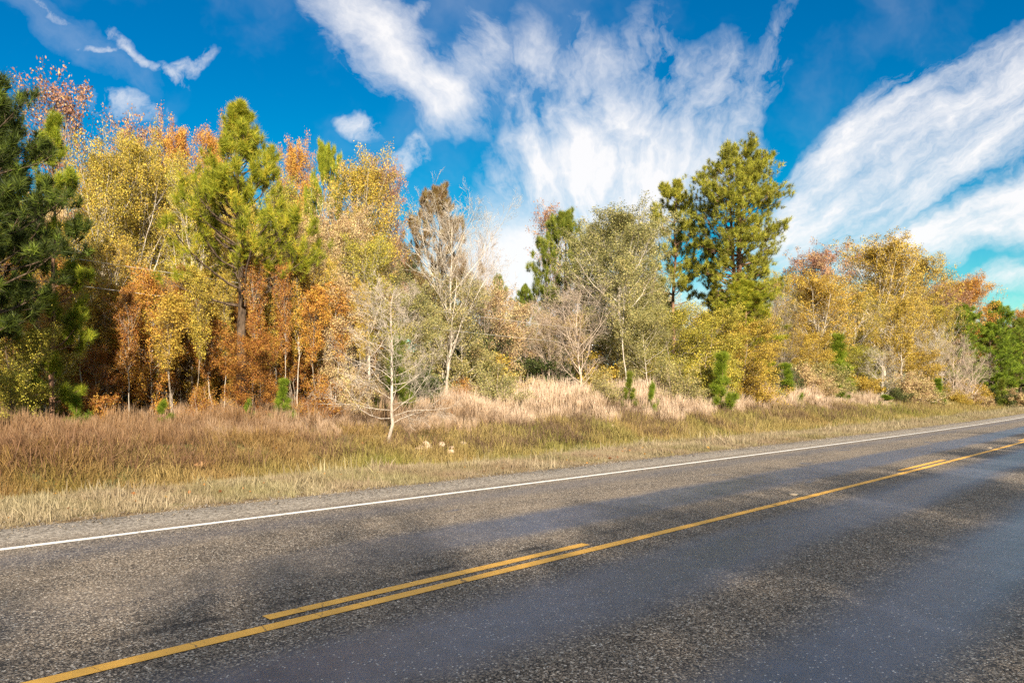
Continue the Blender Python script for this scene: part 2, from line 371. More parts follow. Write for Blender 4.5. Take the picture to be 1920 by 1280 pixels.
def road_build(t, o):
    dd = attr(t, 'd'); ss = attr(t, 's')
    pos = t.new('ShaderNodeNewGeometry').outputs['Position']
    sd = t.comb(ss, dd, 0.0)
    # chippings of two sizes
    def chips(scale, lo, hi):
        v = t.new('ShaderNodeTexVoronoi'); t.put(v.inputs['Vector'], sd); v.inputs['Scale'].default_value = scale; v.inputs['Randomness'].default_value = 1
        c = t.sep(v.outputs['Color'])
        return t.ramp(c[0], lo, hi), c[1], v.outputs['Distance']
    c1, r1, e1 = chips(120, 0.25, 0.85); c2, r2, e2 = chips(85, 0.78, 1.0)
    warp = t.math('MULTIPLY', t.math('SUBTRACT', t.noise(t.comb(t.math('MULTIPLY', ss, 0.35), t.math('MULTIPLY', dd, 1.2)), 1.0, 5, 0.6), 0.5), 0.45)
    dw = t.math('ADD', dd, warp)
    fine = t.noise(sd, 5.0, 6, 0.7); mid = t.noise(t.comb(t.math('MULTIPLY', ss, 0.45), dd), 1.1, 5, 0.6); big = t.noise(sd, 0.33, 4, 0.6)
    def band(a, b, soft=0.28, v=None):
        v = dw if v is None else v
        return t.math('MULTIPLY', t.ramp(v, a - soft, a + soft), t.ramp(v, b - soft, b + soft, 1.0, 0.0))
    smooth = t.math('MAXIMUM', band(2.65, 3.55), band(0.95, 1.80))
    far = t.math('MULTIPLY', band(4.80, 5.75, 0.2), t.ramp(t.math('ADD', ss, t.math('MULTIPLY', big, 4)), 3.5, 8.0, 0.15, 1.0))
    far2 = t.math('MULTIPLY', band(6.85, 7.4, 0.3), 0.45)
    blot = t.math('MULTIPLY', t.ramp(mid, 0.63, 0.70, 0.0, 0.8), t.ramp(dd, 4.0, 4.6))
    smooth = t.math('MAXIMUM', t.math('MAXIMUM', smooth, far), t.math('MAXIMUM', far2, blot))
    tarline = t.math('MULTIPLY', band(4.34, 4.42, 0.05, t.math('ADD', dd, t.math('MULTIPLY', warp, 0.12))), t.ramp(t.noise(sd, 1.6, 4), 0.40, 0.60))
    tarline = t.math('MULTIPLY', tarline, t.ramp(ss, 4, 8, 0.9, 0.1))
    keep = t.math('SUBTRACT', 1.0, t.math('MULTIPLY', smooth, 0.93))
    tar = t.mix(t.ramp(fine, 0.35, 0.65), (0.016, 0.014, 0.014), (0.044, 0.038, 0.036))
    tarS = t.mix(t.ramp(fine, 0.35, 0.65), (0.024, 0.034, 0.066), (0.042, 0.056, 0.100))  # blue of the reflected sky mixed into the smooth tar's colour
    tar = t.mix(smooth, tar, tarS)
    stone = t.mix(r1, (0.11, 0.085, 0.065), (0.43, 0.35, 0.27))
    edge = t.ramp(t.math('ADD', dd, t.math('MULTIPLY', mid, 0.5)), 7.7, 8.5)
    cov = t.math('MULTIPLY', c1, keep); cov = t.math('MULTIPLY', cov, t.ramp(fine, 0.15, 0.6, 0.45, 1.0))
    col = t.mix(cov, tar, stone)
    col = t.mix(t.math('MULTIPLY', c2, t.math('MULTIPLY', keep, 0.9)), col, t.mix(r2, (0.28, 0.22, 0.17), (0.76, 0.68, 0.58)))
    v3 = t.new('ShaderNodeTexVoronoi'); t.put(v3.inputs['Vector'], sd); v3.inputs['Scale'].default_value = 75
    sp = t.math('MULTIPLY', t.ramp(t.sep(v3.outputs['Color'])[2], 0.970, 0.975), t.ramp(v3.outputs['Distance'], 0.30, 0.42, 1.0, 0.0))
    col = t.mix(t.math('MULTIPLY', sp, 0.8), col, (0.62, 0.60, 0.56))
    # tan patches painting dappled sun into the colour, plus loose edge grit
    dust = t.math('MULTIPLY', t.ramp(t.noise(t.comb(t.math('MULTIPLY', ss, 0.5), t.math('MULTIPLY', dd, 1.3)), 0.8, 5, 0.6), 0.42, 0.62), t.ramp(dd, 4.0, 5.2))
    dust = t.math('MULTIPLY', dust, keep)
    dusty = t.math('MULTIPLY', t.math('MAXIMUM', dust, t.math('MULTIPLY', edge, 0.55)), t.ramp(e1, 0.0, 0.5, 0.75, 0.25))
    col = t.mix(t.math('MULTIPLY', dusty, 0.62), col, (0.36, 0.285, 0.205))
    v4 = t.new('ShaderNodeTexVoronoi'); t.put(v4.inputs['Vector'], sd); v4.inputs['Scale'].default_value = 38
    grit = t.mix(t.sep(v4.outputs['Color'])[0], (0.10, 0.085, 0.07), (0.62, 0.56, 0.48))
    col = t.mix(t.math('MULTIPLY', t.ramp(t.math('ADD', dd, t.math('MULTIPLY', mid, 0.4)), 7.95, 8.35), 0.62), col, grit)
    col = t.mix(t.math('MULTIPLY', tarline, 0.9), col, (0.012, 0.012, 0.016))
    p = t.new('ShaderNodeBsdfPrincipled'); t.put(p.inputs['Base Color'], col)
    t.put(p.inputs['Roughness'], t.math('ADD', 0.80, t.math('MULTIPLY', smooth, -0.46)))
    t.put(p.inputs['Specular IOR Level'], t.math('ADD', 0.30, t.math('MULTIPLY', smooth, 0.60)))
    bp = t.new('ShaderNodeBump'); bp.inputs['Distance'].default_value = 0.008
    t.put(bp.inputs['Strength'], t.math('ADD', 0.12, t.math('MULTIPLY', keep, 0.88)))
    t.put(bp.inputs['Height'], t.math('ADD', t.math('MULTIPLY', e1, -1.0), t.math('MULTIPLY', fine, 0.8)))
    t.l.new(bp.outputs[0], p.inputs['Normal']); t.l.new(p.outputs[0], o.inputs[0])


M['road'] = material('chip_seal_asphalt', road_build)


def paint_build(col, wear):
    def b(t, o):
        g = t.comb(attr(t, 's'), attr(t, 'd'))
        n = t.noise(g, 60, 4, 0.7); n2 = t.noise(g, 6, 5, 0.6)
        hole = t.ramp(t.math('ADD', n, t.math('MULTIPLY', n2, 0.5)), wear, wear + 0.05)
        v = t.new('ShaderNodeTexVoronoi', feature='DISTANCE_TO_EDGE'); t.put(v.inputs['Vector'], t.vmath('ADD', t.vmath('MULTIPLY', g, (1.3, 0.4, 1)), t.vmath('SCALE', t.noise(g, 5, 3, out=1), scale=0.12)))
        v.inputs['Scale'].default_value = 1.2
        crack = t.ramp(v.outputs['Distance'], 0.0, 0.0045, 1.0, 0.0)
        base = t.mix(t.ramp(n2, 0.3, 0.7), tuple(c*0.82 for c in col), col)
        c = t.mix(t.math('MAXIMUM', hole, t.math('MULTIPLY', crack, 0.9)), base, (0.05, 0.045, 0.04))
        p = t.new('ShaderNodeBsdfPrincipled'); t.put(p.inputs['Base Color'], c); p.inputs['Roughness'].default_value = 0.65
        bp = t.new('ShaderNodeBump'); bp.inputs['Distance'].default_value = 0.004; bp.inputs['Strength'].default_value = 0.5
        t.put(bp.inputs['Height'], n); t.l.new(bp.outputs[0], p.inputs['Normal'])
        t.l.new(p.outputs[0], o.inputs[0])
    return b


M['yellow'] = material('yellow_road_paint', paint_build((0.84, 0.45, 0.07), 0.92))
M['white'] = material('white_road_paint', paint_build((0.82, 0.80, 0.76), 0.93))

# ------------------------------------------------------------------ ground, road, markings
def sheet(name, sv, dv, zf, mat, jit=None, **tags):
    S, D = np.meshgrid(sv, dv, indexing='ij')
    if jit is not None: D = D + jit(S, D)
    X, Y = P2(S, D); Z = zf(S, D)
    V = np.stack([X, Y, Z], -1).reshape(-1, 3); n, m = S.shape
    i = np.arange(n*m).reshape(n, m)
    Q = np.stack([i[:-1, :-1], i[1:, :-1], i[1:, 1:], i[:-1, 1:]], -1).reshape(-1, 4)
    me = mesh_np(name, V, [Q], [mat], True, {'s': ('POINT', S.ravel()), 'd': ('POINT', D.ravel())})
    return link(name, me, **tags)


sv = np.unique(np.concatenate([np.linspace(-900, -30, 20), np.linspace(-30, -8, 23), np.linspace(-8, 40, 161), np.linspace(40, 130, 120), np.linspace(130, 2500, 40)]))
dv = np.unique(np.concatenate([np.linspace(-900, -30, 12), np.linspace(-30, -3, 20), np.linspace(-3, 8.6, 8), np.linspace(8.6, 26, 100), np.linspace(26, 80, 20), np.linspace(80, 2500, 30)]))
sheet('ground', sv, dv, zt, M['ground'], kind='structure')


def edge_jit(S, D):
    e = (np.sin(S*1.7) + np.sin(S*4.3 + 1) + 0.7*np.sin(S*9.1 + 2))*0.035
    return np.where(D > 8.9, e, np.where(D < -1.0, -e, 0))


rs = np.unique(np.concatenate([np.linspace(-120, -8, 60), np.linspace(-8, 40, 400), np.linspace(40, 420, 200)]))
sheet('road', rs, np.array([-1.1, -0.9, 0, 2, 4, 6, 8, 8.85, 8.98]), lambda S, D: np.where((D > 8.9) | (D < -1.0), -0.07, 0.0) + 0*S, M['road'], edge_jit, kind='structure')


def stripe(name, s0, s1, d, wd, mat):
    n = max(int((s1 - s0)*6), 4)
    sheet(name, np.linspace(s0, s1, min(n, 1500)), np.array([d - wd/2, d + wd/2]), lambda S, D: 0.004 + 0*S, M[mat],
          lambda S, D: np.where(D > d, 1, -1)*(np.sin(S*31) + np.sin(S*53.3))*0.0016, kind='structure')


stripe('road_marking', -60, 260, 3.98, 0.105, 'yellow')
stripe('road_marking', -60, 260, 7.69, 0.10, 'white')
stripe('road_marking', -60, 260, 0.27, 0.10, 'white')
for k in range(-3, 14): stripe('road_marking', 2.05 + 12.3*k, 5.15 + 12.3*k, 4.165, 0.10, 'yellow')

# raised reflective markers on the centre line
mk = material('pale_plastic', lambda t, o: (lambda p: (p.inputs['Base Color'].__setattr__('default_value', (0.55, 0.42, 0.28, 1)), p.inputs['Roughness'].__setattr__('default_value', 0.5), t.l.new(p.outputs[0], o.inputs[0])))(t.new('ShaderNodeBsdfPrincipled')))
first = None
for s, lab in ((9.75, 'pale raised marker on the centre line of the road, nearer one'), (22.3, 'pale raised marker on the centre line of the road, farther one')):
    x, y = P2(s, 4.20)
    if first is None:
        V = np.array([(-.06, -.055, 0), (.06, -.055, 0), (.06, .055, 0), (-.06, .055, 0), (-.022, -.048, .02), (.022, -.048, .02), (.022, .048, .02), (-.022, .048, .02)])
        Q = np.array([(3, 2, 1, 0), (4, 5, 6, 7), (0, 1, 5, 4), (1, 2, 6, 5), (2, 3, 7, 6), (3, 0, 4, 7)])
        first = mesh_np('road_reflector', V, [Q], [mk])
    o = link('road_reflector', first, label=lab, category='road reflector', group='reflectors on the centre line')
    o.location = (float(x), float(y), 0.001); o.rotation_euler = (0, 0, math.pi/2 - TH)

# ------------------------------------------------------------------ plant generators: each returns {part: mesh} and its natural height / half width
def tree_dims(V): return float(V[:, 2].max()), float(np.percentile(np.hypot(V[:, 0], V[:, 1]), 96))


def trunk_line(r, H, r0, m=12, wob=0.02, lean=0.0):
    z = np.linspace(-0.3, H, m); t = np.linspace(0, 1, m)
    x = np.cumsum(r.normal(0, wob*H/m, m)) + lean*t*H; y = np.cumsum(r.normal(0, wob*H/m, m))
    P = np.stack([x - x[0], y - y[0], z], -1)[None]
    R = (r0*((1 - t)**0.8*0.9 + 0.1))[None].copy(); R[0, 0] *= 1.5
    return P, R


def gen_broad(seed, H=10, W=2.6, cb=0.15, n1=30, r0=0.11, k2=6, k3=5, per=34, leaf=0.055, ang=0.9, up=0.10, spread=0.16, sparse=0.0, stems=1, bare=False, k4=0, pw=0.6, wander=0.16, tw=0.004, low=False, lr=0.55):
    r = np.random.default_rng(seed)
    Ps, Rs = [], []
    for i in range(stems):
        P, R = trunk_line(r, H*(1 if i == 0 else r.uniform(0.75, 0.95)), r0*(1 if i == 0 else 0.8), wob=0.10, lean=0 if stems == 1 else r.uniform(-0.12, 0.12))
        if i: P = P + np.array([r.normal(0, 0.15), r.normal(0, 0.15), 0])
        Ps.append(P); Rs.append(R)
    TP, TR = np.concatenate(Ps), np.concatenate(Rs)
    L1p, L1r = [], []
    for q in range(stems):
        n = n1//stems
        t = cb + (0.97 - cb)*(np.arange(n) + r.uniform(0, 1, n))/n
        x = t*(TP.shape[1]-1); i = np.minimum(x.astype(int), TP.shape[1]-2); f = (x-i)[:, None]
        S = TP[q, i]*(1-f) + TP[q, i+1]*f
        az = np.arange(n)*2.4 + r.uniform(0, 6.28) + r.normal(0, 0.4, n); el = np.pi/2 - ang*(1.15 - 0.55*t)*r.uniform(0.8, 1.2, n)
        D = np.stack([np.cos(az)*np.cos(el), np.sin(az)*np.cos(el), np.sin(el)], -1)
        c = np.clip((t - cb)/(1 - cb), 0, 1); env = (np.sin(np.pi*(0.12 + 0.80*c)))**pw if not low else (1.0 - 0.72*c)
        L = np.minimum(W*1.05*env*r.uniform(0.75, 1.2, n)/np.maximum(np.cos(el), 0.5), (H*1.03 - S[:, 2])/np.maximum(np.sin(el), 0.3) + 0.4)
        L = np.maximum(L, 0.3)
        p = grow(S, D, L, 7, wander*0.8, up, r); L1p.append(p)
        rr = np.interp(t, np.linspace(0, 1, TR.shape[1]), TR[q])*lr
        L1r.append(np.maximum(rr[:, None]*np.linspace(1, 0.25, 7)[None], tw))
    P1, R1 = np.concatenate(L1p), np.concatenate(L1r)
    P2_, R2 = spawn(P1, R1, k2, 0.2, 1.0, 0.75, 0.50, 5, wander, up*0.6, r, 0.6, tw)
    P3, R3 = spawn(P2_, R2, k3, 0.15, 1.0, 0.7, 0.50, 4, wander, up*0.4, r, 0.6, tw*0.8)
    wood = [tubes(TP, TR, 8)]
    lim = [tubes(P1, R1, 5), tubes(P2_, R2, 3), tubes(P3, R3, 3)]
    last = P3
    if k4:
        P4, R4 = spawn(P3, R3, k4, 0.1, 1.0, 0.65, 0.6, 3, wander, up*0.3, r, 0.7, tw*0.7); lim.append(tubes(P4, R4, 3)); last = P4
    out = {}
    V, Fs = join(wood); out['trunk'] = (V, Fs, None)
    V2, Fs2 = join(lim); out['branches'] = (V2, Fs2, None)
    allV = V2
    if not bare:
        keep = r.uniform(size=len(last)) > sparse
        T = last[keep]; n = len(T)
        t = r.uniform(0.1, 1.0, (n, per))**0.7*(T.shape[1]-1); i = np.minimum(t.astype(int), T.shape[1]-2); f = (t-i)[..., None]; a = np.arange(n)[:, None]
        c = (T[a, i]*(1-f) + T[a, i+1]*f) + r.normal(0, spread, (n, per, 3))*np.array([1, 1, 0.75])
        g = np.repeat(r.uniform(size=n), per); c = c.reshape(-1, 3)
        V3, F3 = leaves(c, np.array([0, 0, 0.5]), leaf, r)
        out['crown'] = (V3, [F3], {'v': ('FACE', r.uniform(size=len(F3))), 'g': ('FACE', g)})
        allV = V3
    return out, tree_dims(allV)


def gen_shrub(seed, H=2, W=1.4, n=22, k2=6, k3=5, per=22, leaf=0.035, spread=0.07, bare=False, r0=0.02, tw=0.003):
    r = np.random.default_rng(seed)
    az = r.uniform(0, 6.28, n); el = r.uniform(0.35, 1.5, n)
    S = np.stack([r.normal(0, 0.12*W, n), r.normal(0, 0.12*W, n), np.full(n, -0.1)], -1)
    D = np.stack([np.cos(az)*np.cos(el), np.sin(az)*np.cos(el), np.sin(el)], -1)
    L = 1/np.sqrt((np.cos(el)/W)**2 + (np.sin(el)/H)**2)*r.uniform(0.7, 1.05, n)
    P1 = grow(S, D, L, 7, 0.12, 0.05, r); R1 = np.repeat((r0*np.linspace(1, 0.3, 7))[None], n, 0)
    Pb, Rb = spawn(P1, R1, k2, 0.15, 1.0, 0.8, 0.42, 5, 0.16, 0.06, r, 0.6, tw)
    Pc, Rc = spawn(Pb, Rb, k3, 0.1, 1.0, 0.7, 0.5, 4, 0.16, 0.04, r, 0.7, tw)
    out = {}
    V, Fs = join([tubes(P1, R1, 4), tubes(Pb, Rb, 3), tubes(Pc, Rc, 3)]); out['stems'] = (V, Fs, None)
    aV = V
    if not bare:
        m = len(Pc); t = r.uniform(0, 3, (m, per)); i = np.minimum(t.astype(int), 2); f = (t-i)[..., None]; a = np.arange(m)[:, None]
        c = (Pc[a, i]*(1-f) + Pc[a, i+1]*f + r.normal(0, spread, (m, per, 3))).reshape(-1, 3); c[:, 2] = np.abs(c[:, 2])
        V3, F3 = leaves(c, np.array([0, 0, 0.4]), leaf, r)
        out['foliage'] = (V3, [F3], {'v': ('FACE', r.uniform(size=len(F3))), 'g': ('FACE', np.repeat(r.uniform(size=m), per))}); aV = V3
    return out, tree_dims(aV)


def gen_pine(seed, H=10, W=2.2, cb=0.4, whorls=15, per=5, k2=7, r0=0.16, nl=0.17, nw=0.006, nn=30, shape='cone', droop=0.0, upturn=0.10, forks=1, kt=3, lean=0.0, dens=1.0, tb=0.30, lf=0.40):
    r = np.random.default_rng(seed)
    TPs, TRs = [], []
    for q in range(forks):
        P, R = trunk_line(r, H*(1 - 0.08*q), r0*(1 - 0.2*q), 14, 0.06, lean + (0 if forks == 1 else (-0.03 + 0.06*q)))
        TPs.append(P); TRs.append(R)
    TP, TR = np.concatenate(TPs), np.concatenate(TRs)
    Ss, Ds, Ls, rr = [], [], [], []
    for q in range(forks):
        for j in range(whorls):
            t = cb + (0.985 - cb)*(j + r.uniform(0, 0.6))/whorls; c = (t - cb)/(1 - cb)
            n = max(3, int(round(per*r.uniform(0.7, 1.3))))
            if shape == 'cone': env = (1 - c)**0.9*0.97 + 0.07
            elif shape == 'oval': env = math.sin(math.pi*min(0.18 + 0.82*c, 0.97))**0.75
            elif shape == 'round': env = (0.66 + 0.34*c/0.62) if c < 0.62 else math.sqrt(max(0.02, 1 - ((c-0.62)/0.40)**2))
            else: env = (0.55 + 0.75*math.sin(math.pi*min(0.05 + 0.9*c, 0.98)))*(1 if c < 0.82 else max(0.35, (1.02 - c)/0.2))*0.85
            for i in range(n):
                tt = min(t + r.normal(0, 0.006), 0.99); x = tt*13; a = min(int(x), 12)
                Ss.append(TP[q, a]*(1-(x-a)) + TP[q, a+1]*(x-a)); az = r.uniform(0, 6.28)
                el = (0.10 + (0.6 if shape == 'round' else 0.95)*c**1.3)*r.uniform(0.6, 1.3) - droop*(1-c)
                Ds.append((math.cos(az)*math.cos(el), math.sin(az)*math.cos(el), math.sin(el)))
                Ls.append(max(W*env*r.uniform(0.65, 1.15), 0.25)); rr.append(np.interp(tt, np.linspace(0, 1, 14), TR[q])*0.42)
    Ss, Ds, Ls, rr = map(np.array, (Ss, Ds, Ls, rr))
    P1 = grow(Ss, Ds, Ls, 7, 0.09, upturn, r); R1 = np.maximum(rr[:, None]*np.linspace(1, 0.25, 7)[None], 0.006)
    Pb, Rb = spawn(P1, R1, k2, tb, 1.0, 0.75, lf, 5, 0.10, upturn*1.4, r, 0.5, 0.005)
    Pc, Rc = spawn(Pb, Rb, kt, 0.25, 1.0, 0.6, 0.55, 4, 0.10, upturn*1.2, r, 0.6, 0.004)
    out = {}
    V, Fs = join([tubes(TP, TR, 10)]); out['trunk'] = (V, Fs, None)
    V2, Fs2 = join([tubes(P1, R1, 5), tubes(Pb, Rb, 3), tubes(Pc, Rc, 3)]); out['branches'] = (V2, Fs2, None)
    ends = np.concatenate([P1[:, -1], Pb[:, -1], Pc[:, -1], Pb[:, 3], TP[:, -1]]); dirs = unit(np.concatenate([P1[:, -1]-P1[:, -2], Pb[:, -1]-Pb[:, -2], Pc[:, -1]-Pc[:, -2], Pb[:, 3]-Pb[:, 2], np.repeat([[0, 0, 1.]], forks, 0)]) + np.array([0, 0, 0.25]))
    k = r.uniform(size=len(ends)) < dens; k[-forks:] = True
    ends, dirs = ends[k], dirs[k]
    V3, F3 = needles(ends, dirs, nn, nl, nw, r)
    g = r.uniform(0, 0.85, len(ends)); g[r.uniform(size=len(ends)) < 0.05] = 1.0
    out['crown'] = (V3, [F3], {'v': ('FACE', r.uniform(size=len(F3))), 'g': ('FACE', np.repeat(g, nn))})
    return out, tree_dims(V3)


PROTO = {}


def proto(key, gen, **kw):
    parts, dims = gen(**kw); PROTO[key] = ({p: mesh_np(key + '_' + p, V, Fs, [M['bark_grey']], p in ('trunk', 'branches', 'stems'), at_) for p, (V, Fs, at_) in parts.items()}, dims)


proto('broadA', gen_broad, seed=1, H=10, W=2.3, per=34, n1=36, k2=8, k3=6, leaf=0.035, spread=0.13)
proto('broadB', gen_broad, seed=2, H=10, W=2.6, per=30, n1=36, k2=8, k3=6, leaf=0.037, spread=0.14, cb=0.22, up=0.14)
proto('broadC', gen_broad, seed=3, H=10, W=2.5, per=28, n1=32, k2=7, k3=6, sparse=0.3, leaf=0.037, spread=0.12, cb=0.3, up=0.16)
proto('sparse', gen_broad, seed=4, H=10, W=2.2, per=7, n1=30, leaf=0.05, cb=0.35, up=0.2, spread=0.12, k4=0)
proto('farA', gen_broad, seed=5, H=14, W=4.6, per=32, n1=36, leaf=0.066, spread=0.22, cb=0.2, up=0.12, r0=0.2, k2=8, k3=6, tw=0.008)
proto('farB', gen_broad, seed=6, H=14, W=4.4, per=32, n1=38, k2=8, leaf=0.068, spread=0.20, cb=0.16, up=0.10, r0=0.18, sparse=0.3, tw=0.008)
proto('under', gen_broad, seed=7, H=6, W=2.0, per=24, n1=34, k2=7, k3=6, leaf=0.037, spread=0.15, cb=0.12, up=0.04, r0=0.05, ang=1.2)
proto('slim', gen_broad, seed=8, H=9, W=1.2, per=12, n1=30, leaf=0.05, spread=0.12, cb=0.45, up=0.15, r0=0.055, ang=0.8)
proto('bareA', gen_broad, seed=21, H=8, W=2.8, n1=30, bare=True, k2=7, k4=5, r0=0.085, cb=0.15, up=0.10, ang=0.85, wander=0.14, tw=0.0055)
proto('bareB', gen_broad, seed=22, H=6, W=2.6, n1=30, bare=True, k2=7, k4=5, r0=0.06, cb=0.10, up=0.10, ang=0.95, stems=3, wander=0.14, tw=0.0058)
proto('shrubA', gen_shrub, seed=31, H=2.0, W=1.5, per=36, leaf=0.028)
proto('shrubB', gen_shrub, seed=32, H=2.6, W=1.7, per=22, leaf=0.031, spread=0.12)
proto('shrubBare', gen_shrub, seed=33, H=1.6, W=1.3, bare=True, n=26)
proto('pineHero', gen_pine, seed=41, H=10, W=2.6, cb=0.38, whorls=17, per=5, k2=7, kt=3, tb=0.4, lf=0.45, shape='cone', nn=60, nl=0.22, nw=0.0060, r0=0.16, upturn=0.15, dens=0.46)
proto('pineThin', gen_pine, seed=42, H=9, W=1.3, cb=0.12, whorls=13, per=4, k2=4, kt=2, shape='oval', nn=70, nl=0.24, nw=0.006, r0=0.08, dens=0.8, upturn=0.16)
proto('pineDense', gen_pine, seed=43, H=9, W=2.3, cb=0.30, whorls=14, per=5, k2=6, kt=3, shape='oval', nn=60, nl=0.23, nw=0.0065, r0=0.12, dens=0.8, upturn=0.15)
proto('pineBig', gen_pine, seed=44, H=18, W=2.9, cb=0.36, whorls=18, per=6, k2=7, kt=4, tb=0.4, lf=0.42, shape='round', nn=40, nl=0.26, nw=0.010, r0=0.26, forks=2, upturn=0.04, dens=0.55)
proto('pineAiry', gen_pine, seed=45, H=16, W=2.6, cb=0.42, whorls=12, per=5, k2=7, kt=3, tb=0.45, shape='oval', nn=34, nl=0.30, nw=0.012, r0=0.16, dens=0.75)
proto('pineFar', gen_pine, seed=46, H=14, W=3.2, cb=0.10, whorls=16, per=6, k2=7, kt=3, lf=0.46, shape='oval', nn=30, nl=0.38, nw=0.014, r0=0.18, dens=0.7)
proto('pineYoung', gen_pine, seed=47, H=2.4, W=0.72, cb=0.05, whorls=7, per=4, k2=2, kt=1, shape='cone', nn=60, nl=0.22, nw=0.005, r0=0.03, upturn=0.3, dens=0.9)
proto('pineYoungB', gen_pine, seed=48, H=1.6, W=0.7, cb=0.03, whorls=4, per=4, k2=2, kt=1, shape='cone', nn=60, nl=0.22, nw=0.005, r0=0.02, upturn=0.3)

COUNT = {}


def plant(key, x, y, H=None, W=None, leaf='olive', bark='bark_grey', name='tree', label=None, cat='tree', group=None, rz=None, sink=0.0, tilt=None):
    meshes, (h0, w0) = PROTO[key]
    o = bpy.data.objects.new(name, None); C.objects.link(o); o.empty_display_size = 0.3
    z = float(zw(x, y)) - sink
    o.location = (float(x), float(y), z)
    sz = H/h0 if H else 1.0; sx = W/w0 if W else sz
    o.scale = (sx, sx, sz); o.rotation_euler = (tilt[0] if tilt else 0, tilt[1] if tilt else 0, random.uniform(0, 6.28) if rz is None else rz)
    o['label'] = label; o['category'] = cat
    if group: o['group'] = group
    for p, me in meshes.items():
        c = bpy.data.objects.new(p, me); C.objects.link(c); c.parent = o
        c.material_slots[0].link = 'OBJECT'
        c.material_slots[0].material = M[leaf] if p in ('crown', 'foliage') else M[bark]
    return o


def put(key, px, Z, top, hw, **kw):
    """tree standing at photo column px and depth Z metres, reaching photo row top, crown half width hw pixels"""
    if px > 1000 and key != 'lone':
        Z *= float(np.interp(px, [1400, 1480, 1576, 1660, 1760, 1876], [1.0, 1.12, 1.2, 1.25, 1.3, 1.3]))
        while Z < 150:
            s_, d_ = SD(at(px, Z), Z)
            if d_ >= np.interp(s_, [0, 60, 100, 140], [17.4, 17.6, 15.0, 13.2]) - (1.3 if kw.get('name') == 'young_pine' else 0): break
            Z += 0.25
        if Z >= 150: Z = 118
    x = at(px, Z); zg = float(zw(x, Z))
    H = EYE + (HZ - top)/F*Z - zg
    return plant(key, x, Z, H=H, W=hw*Z/F, **kw)


random.seed(5)
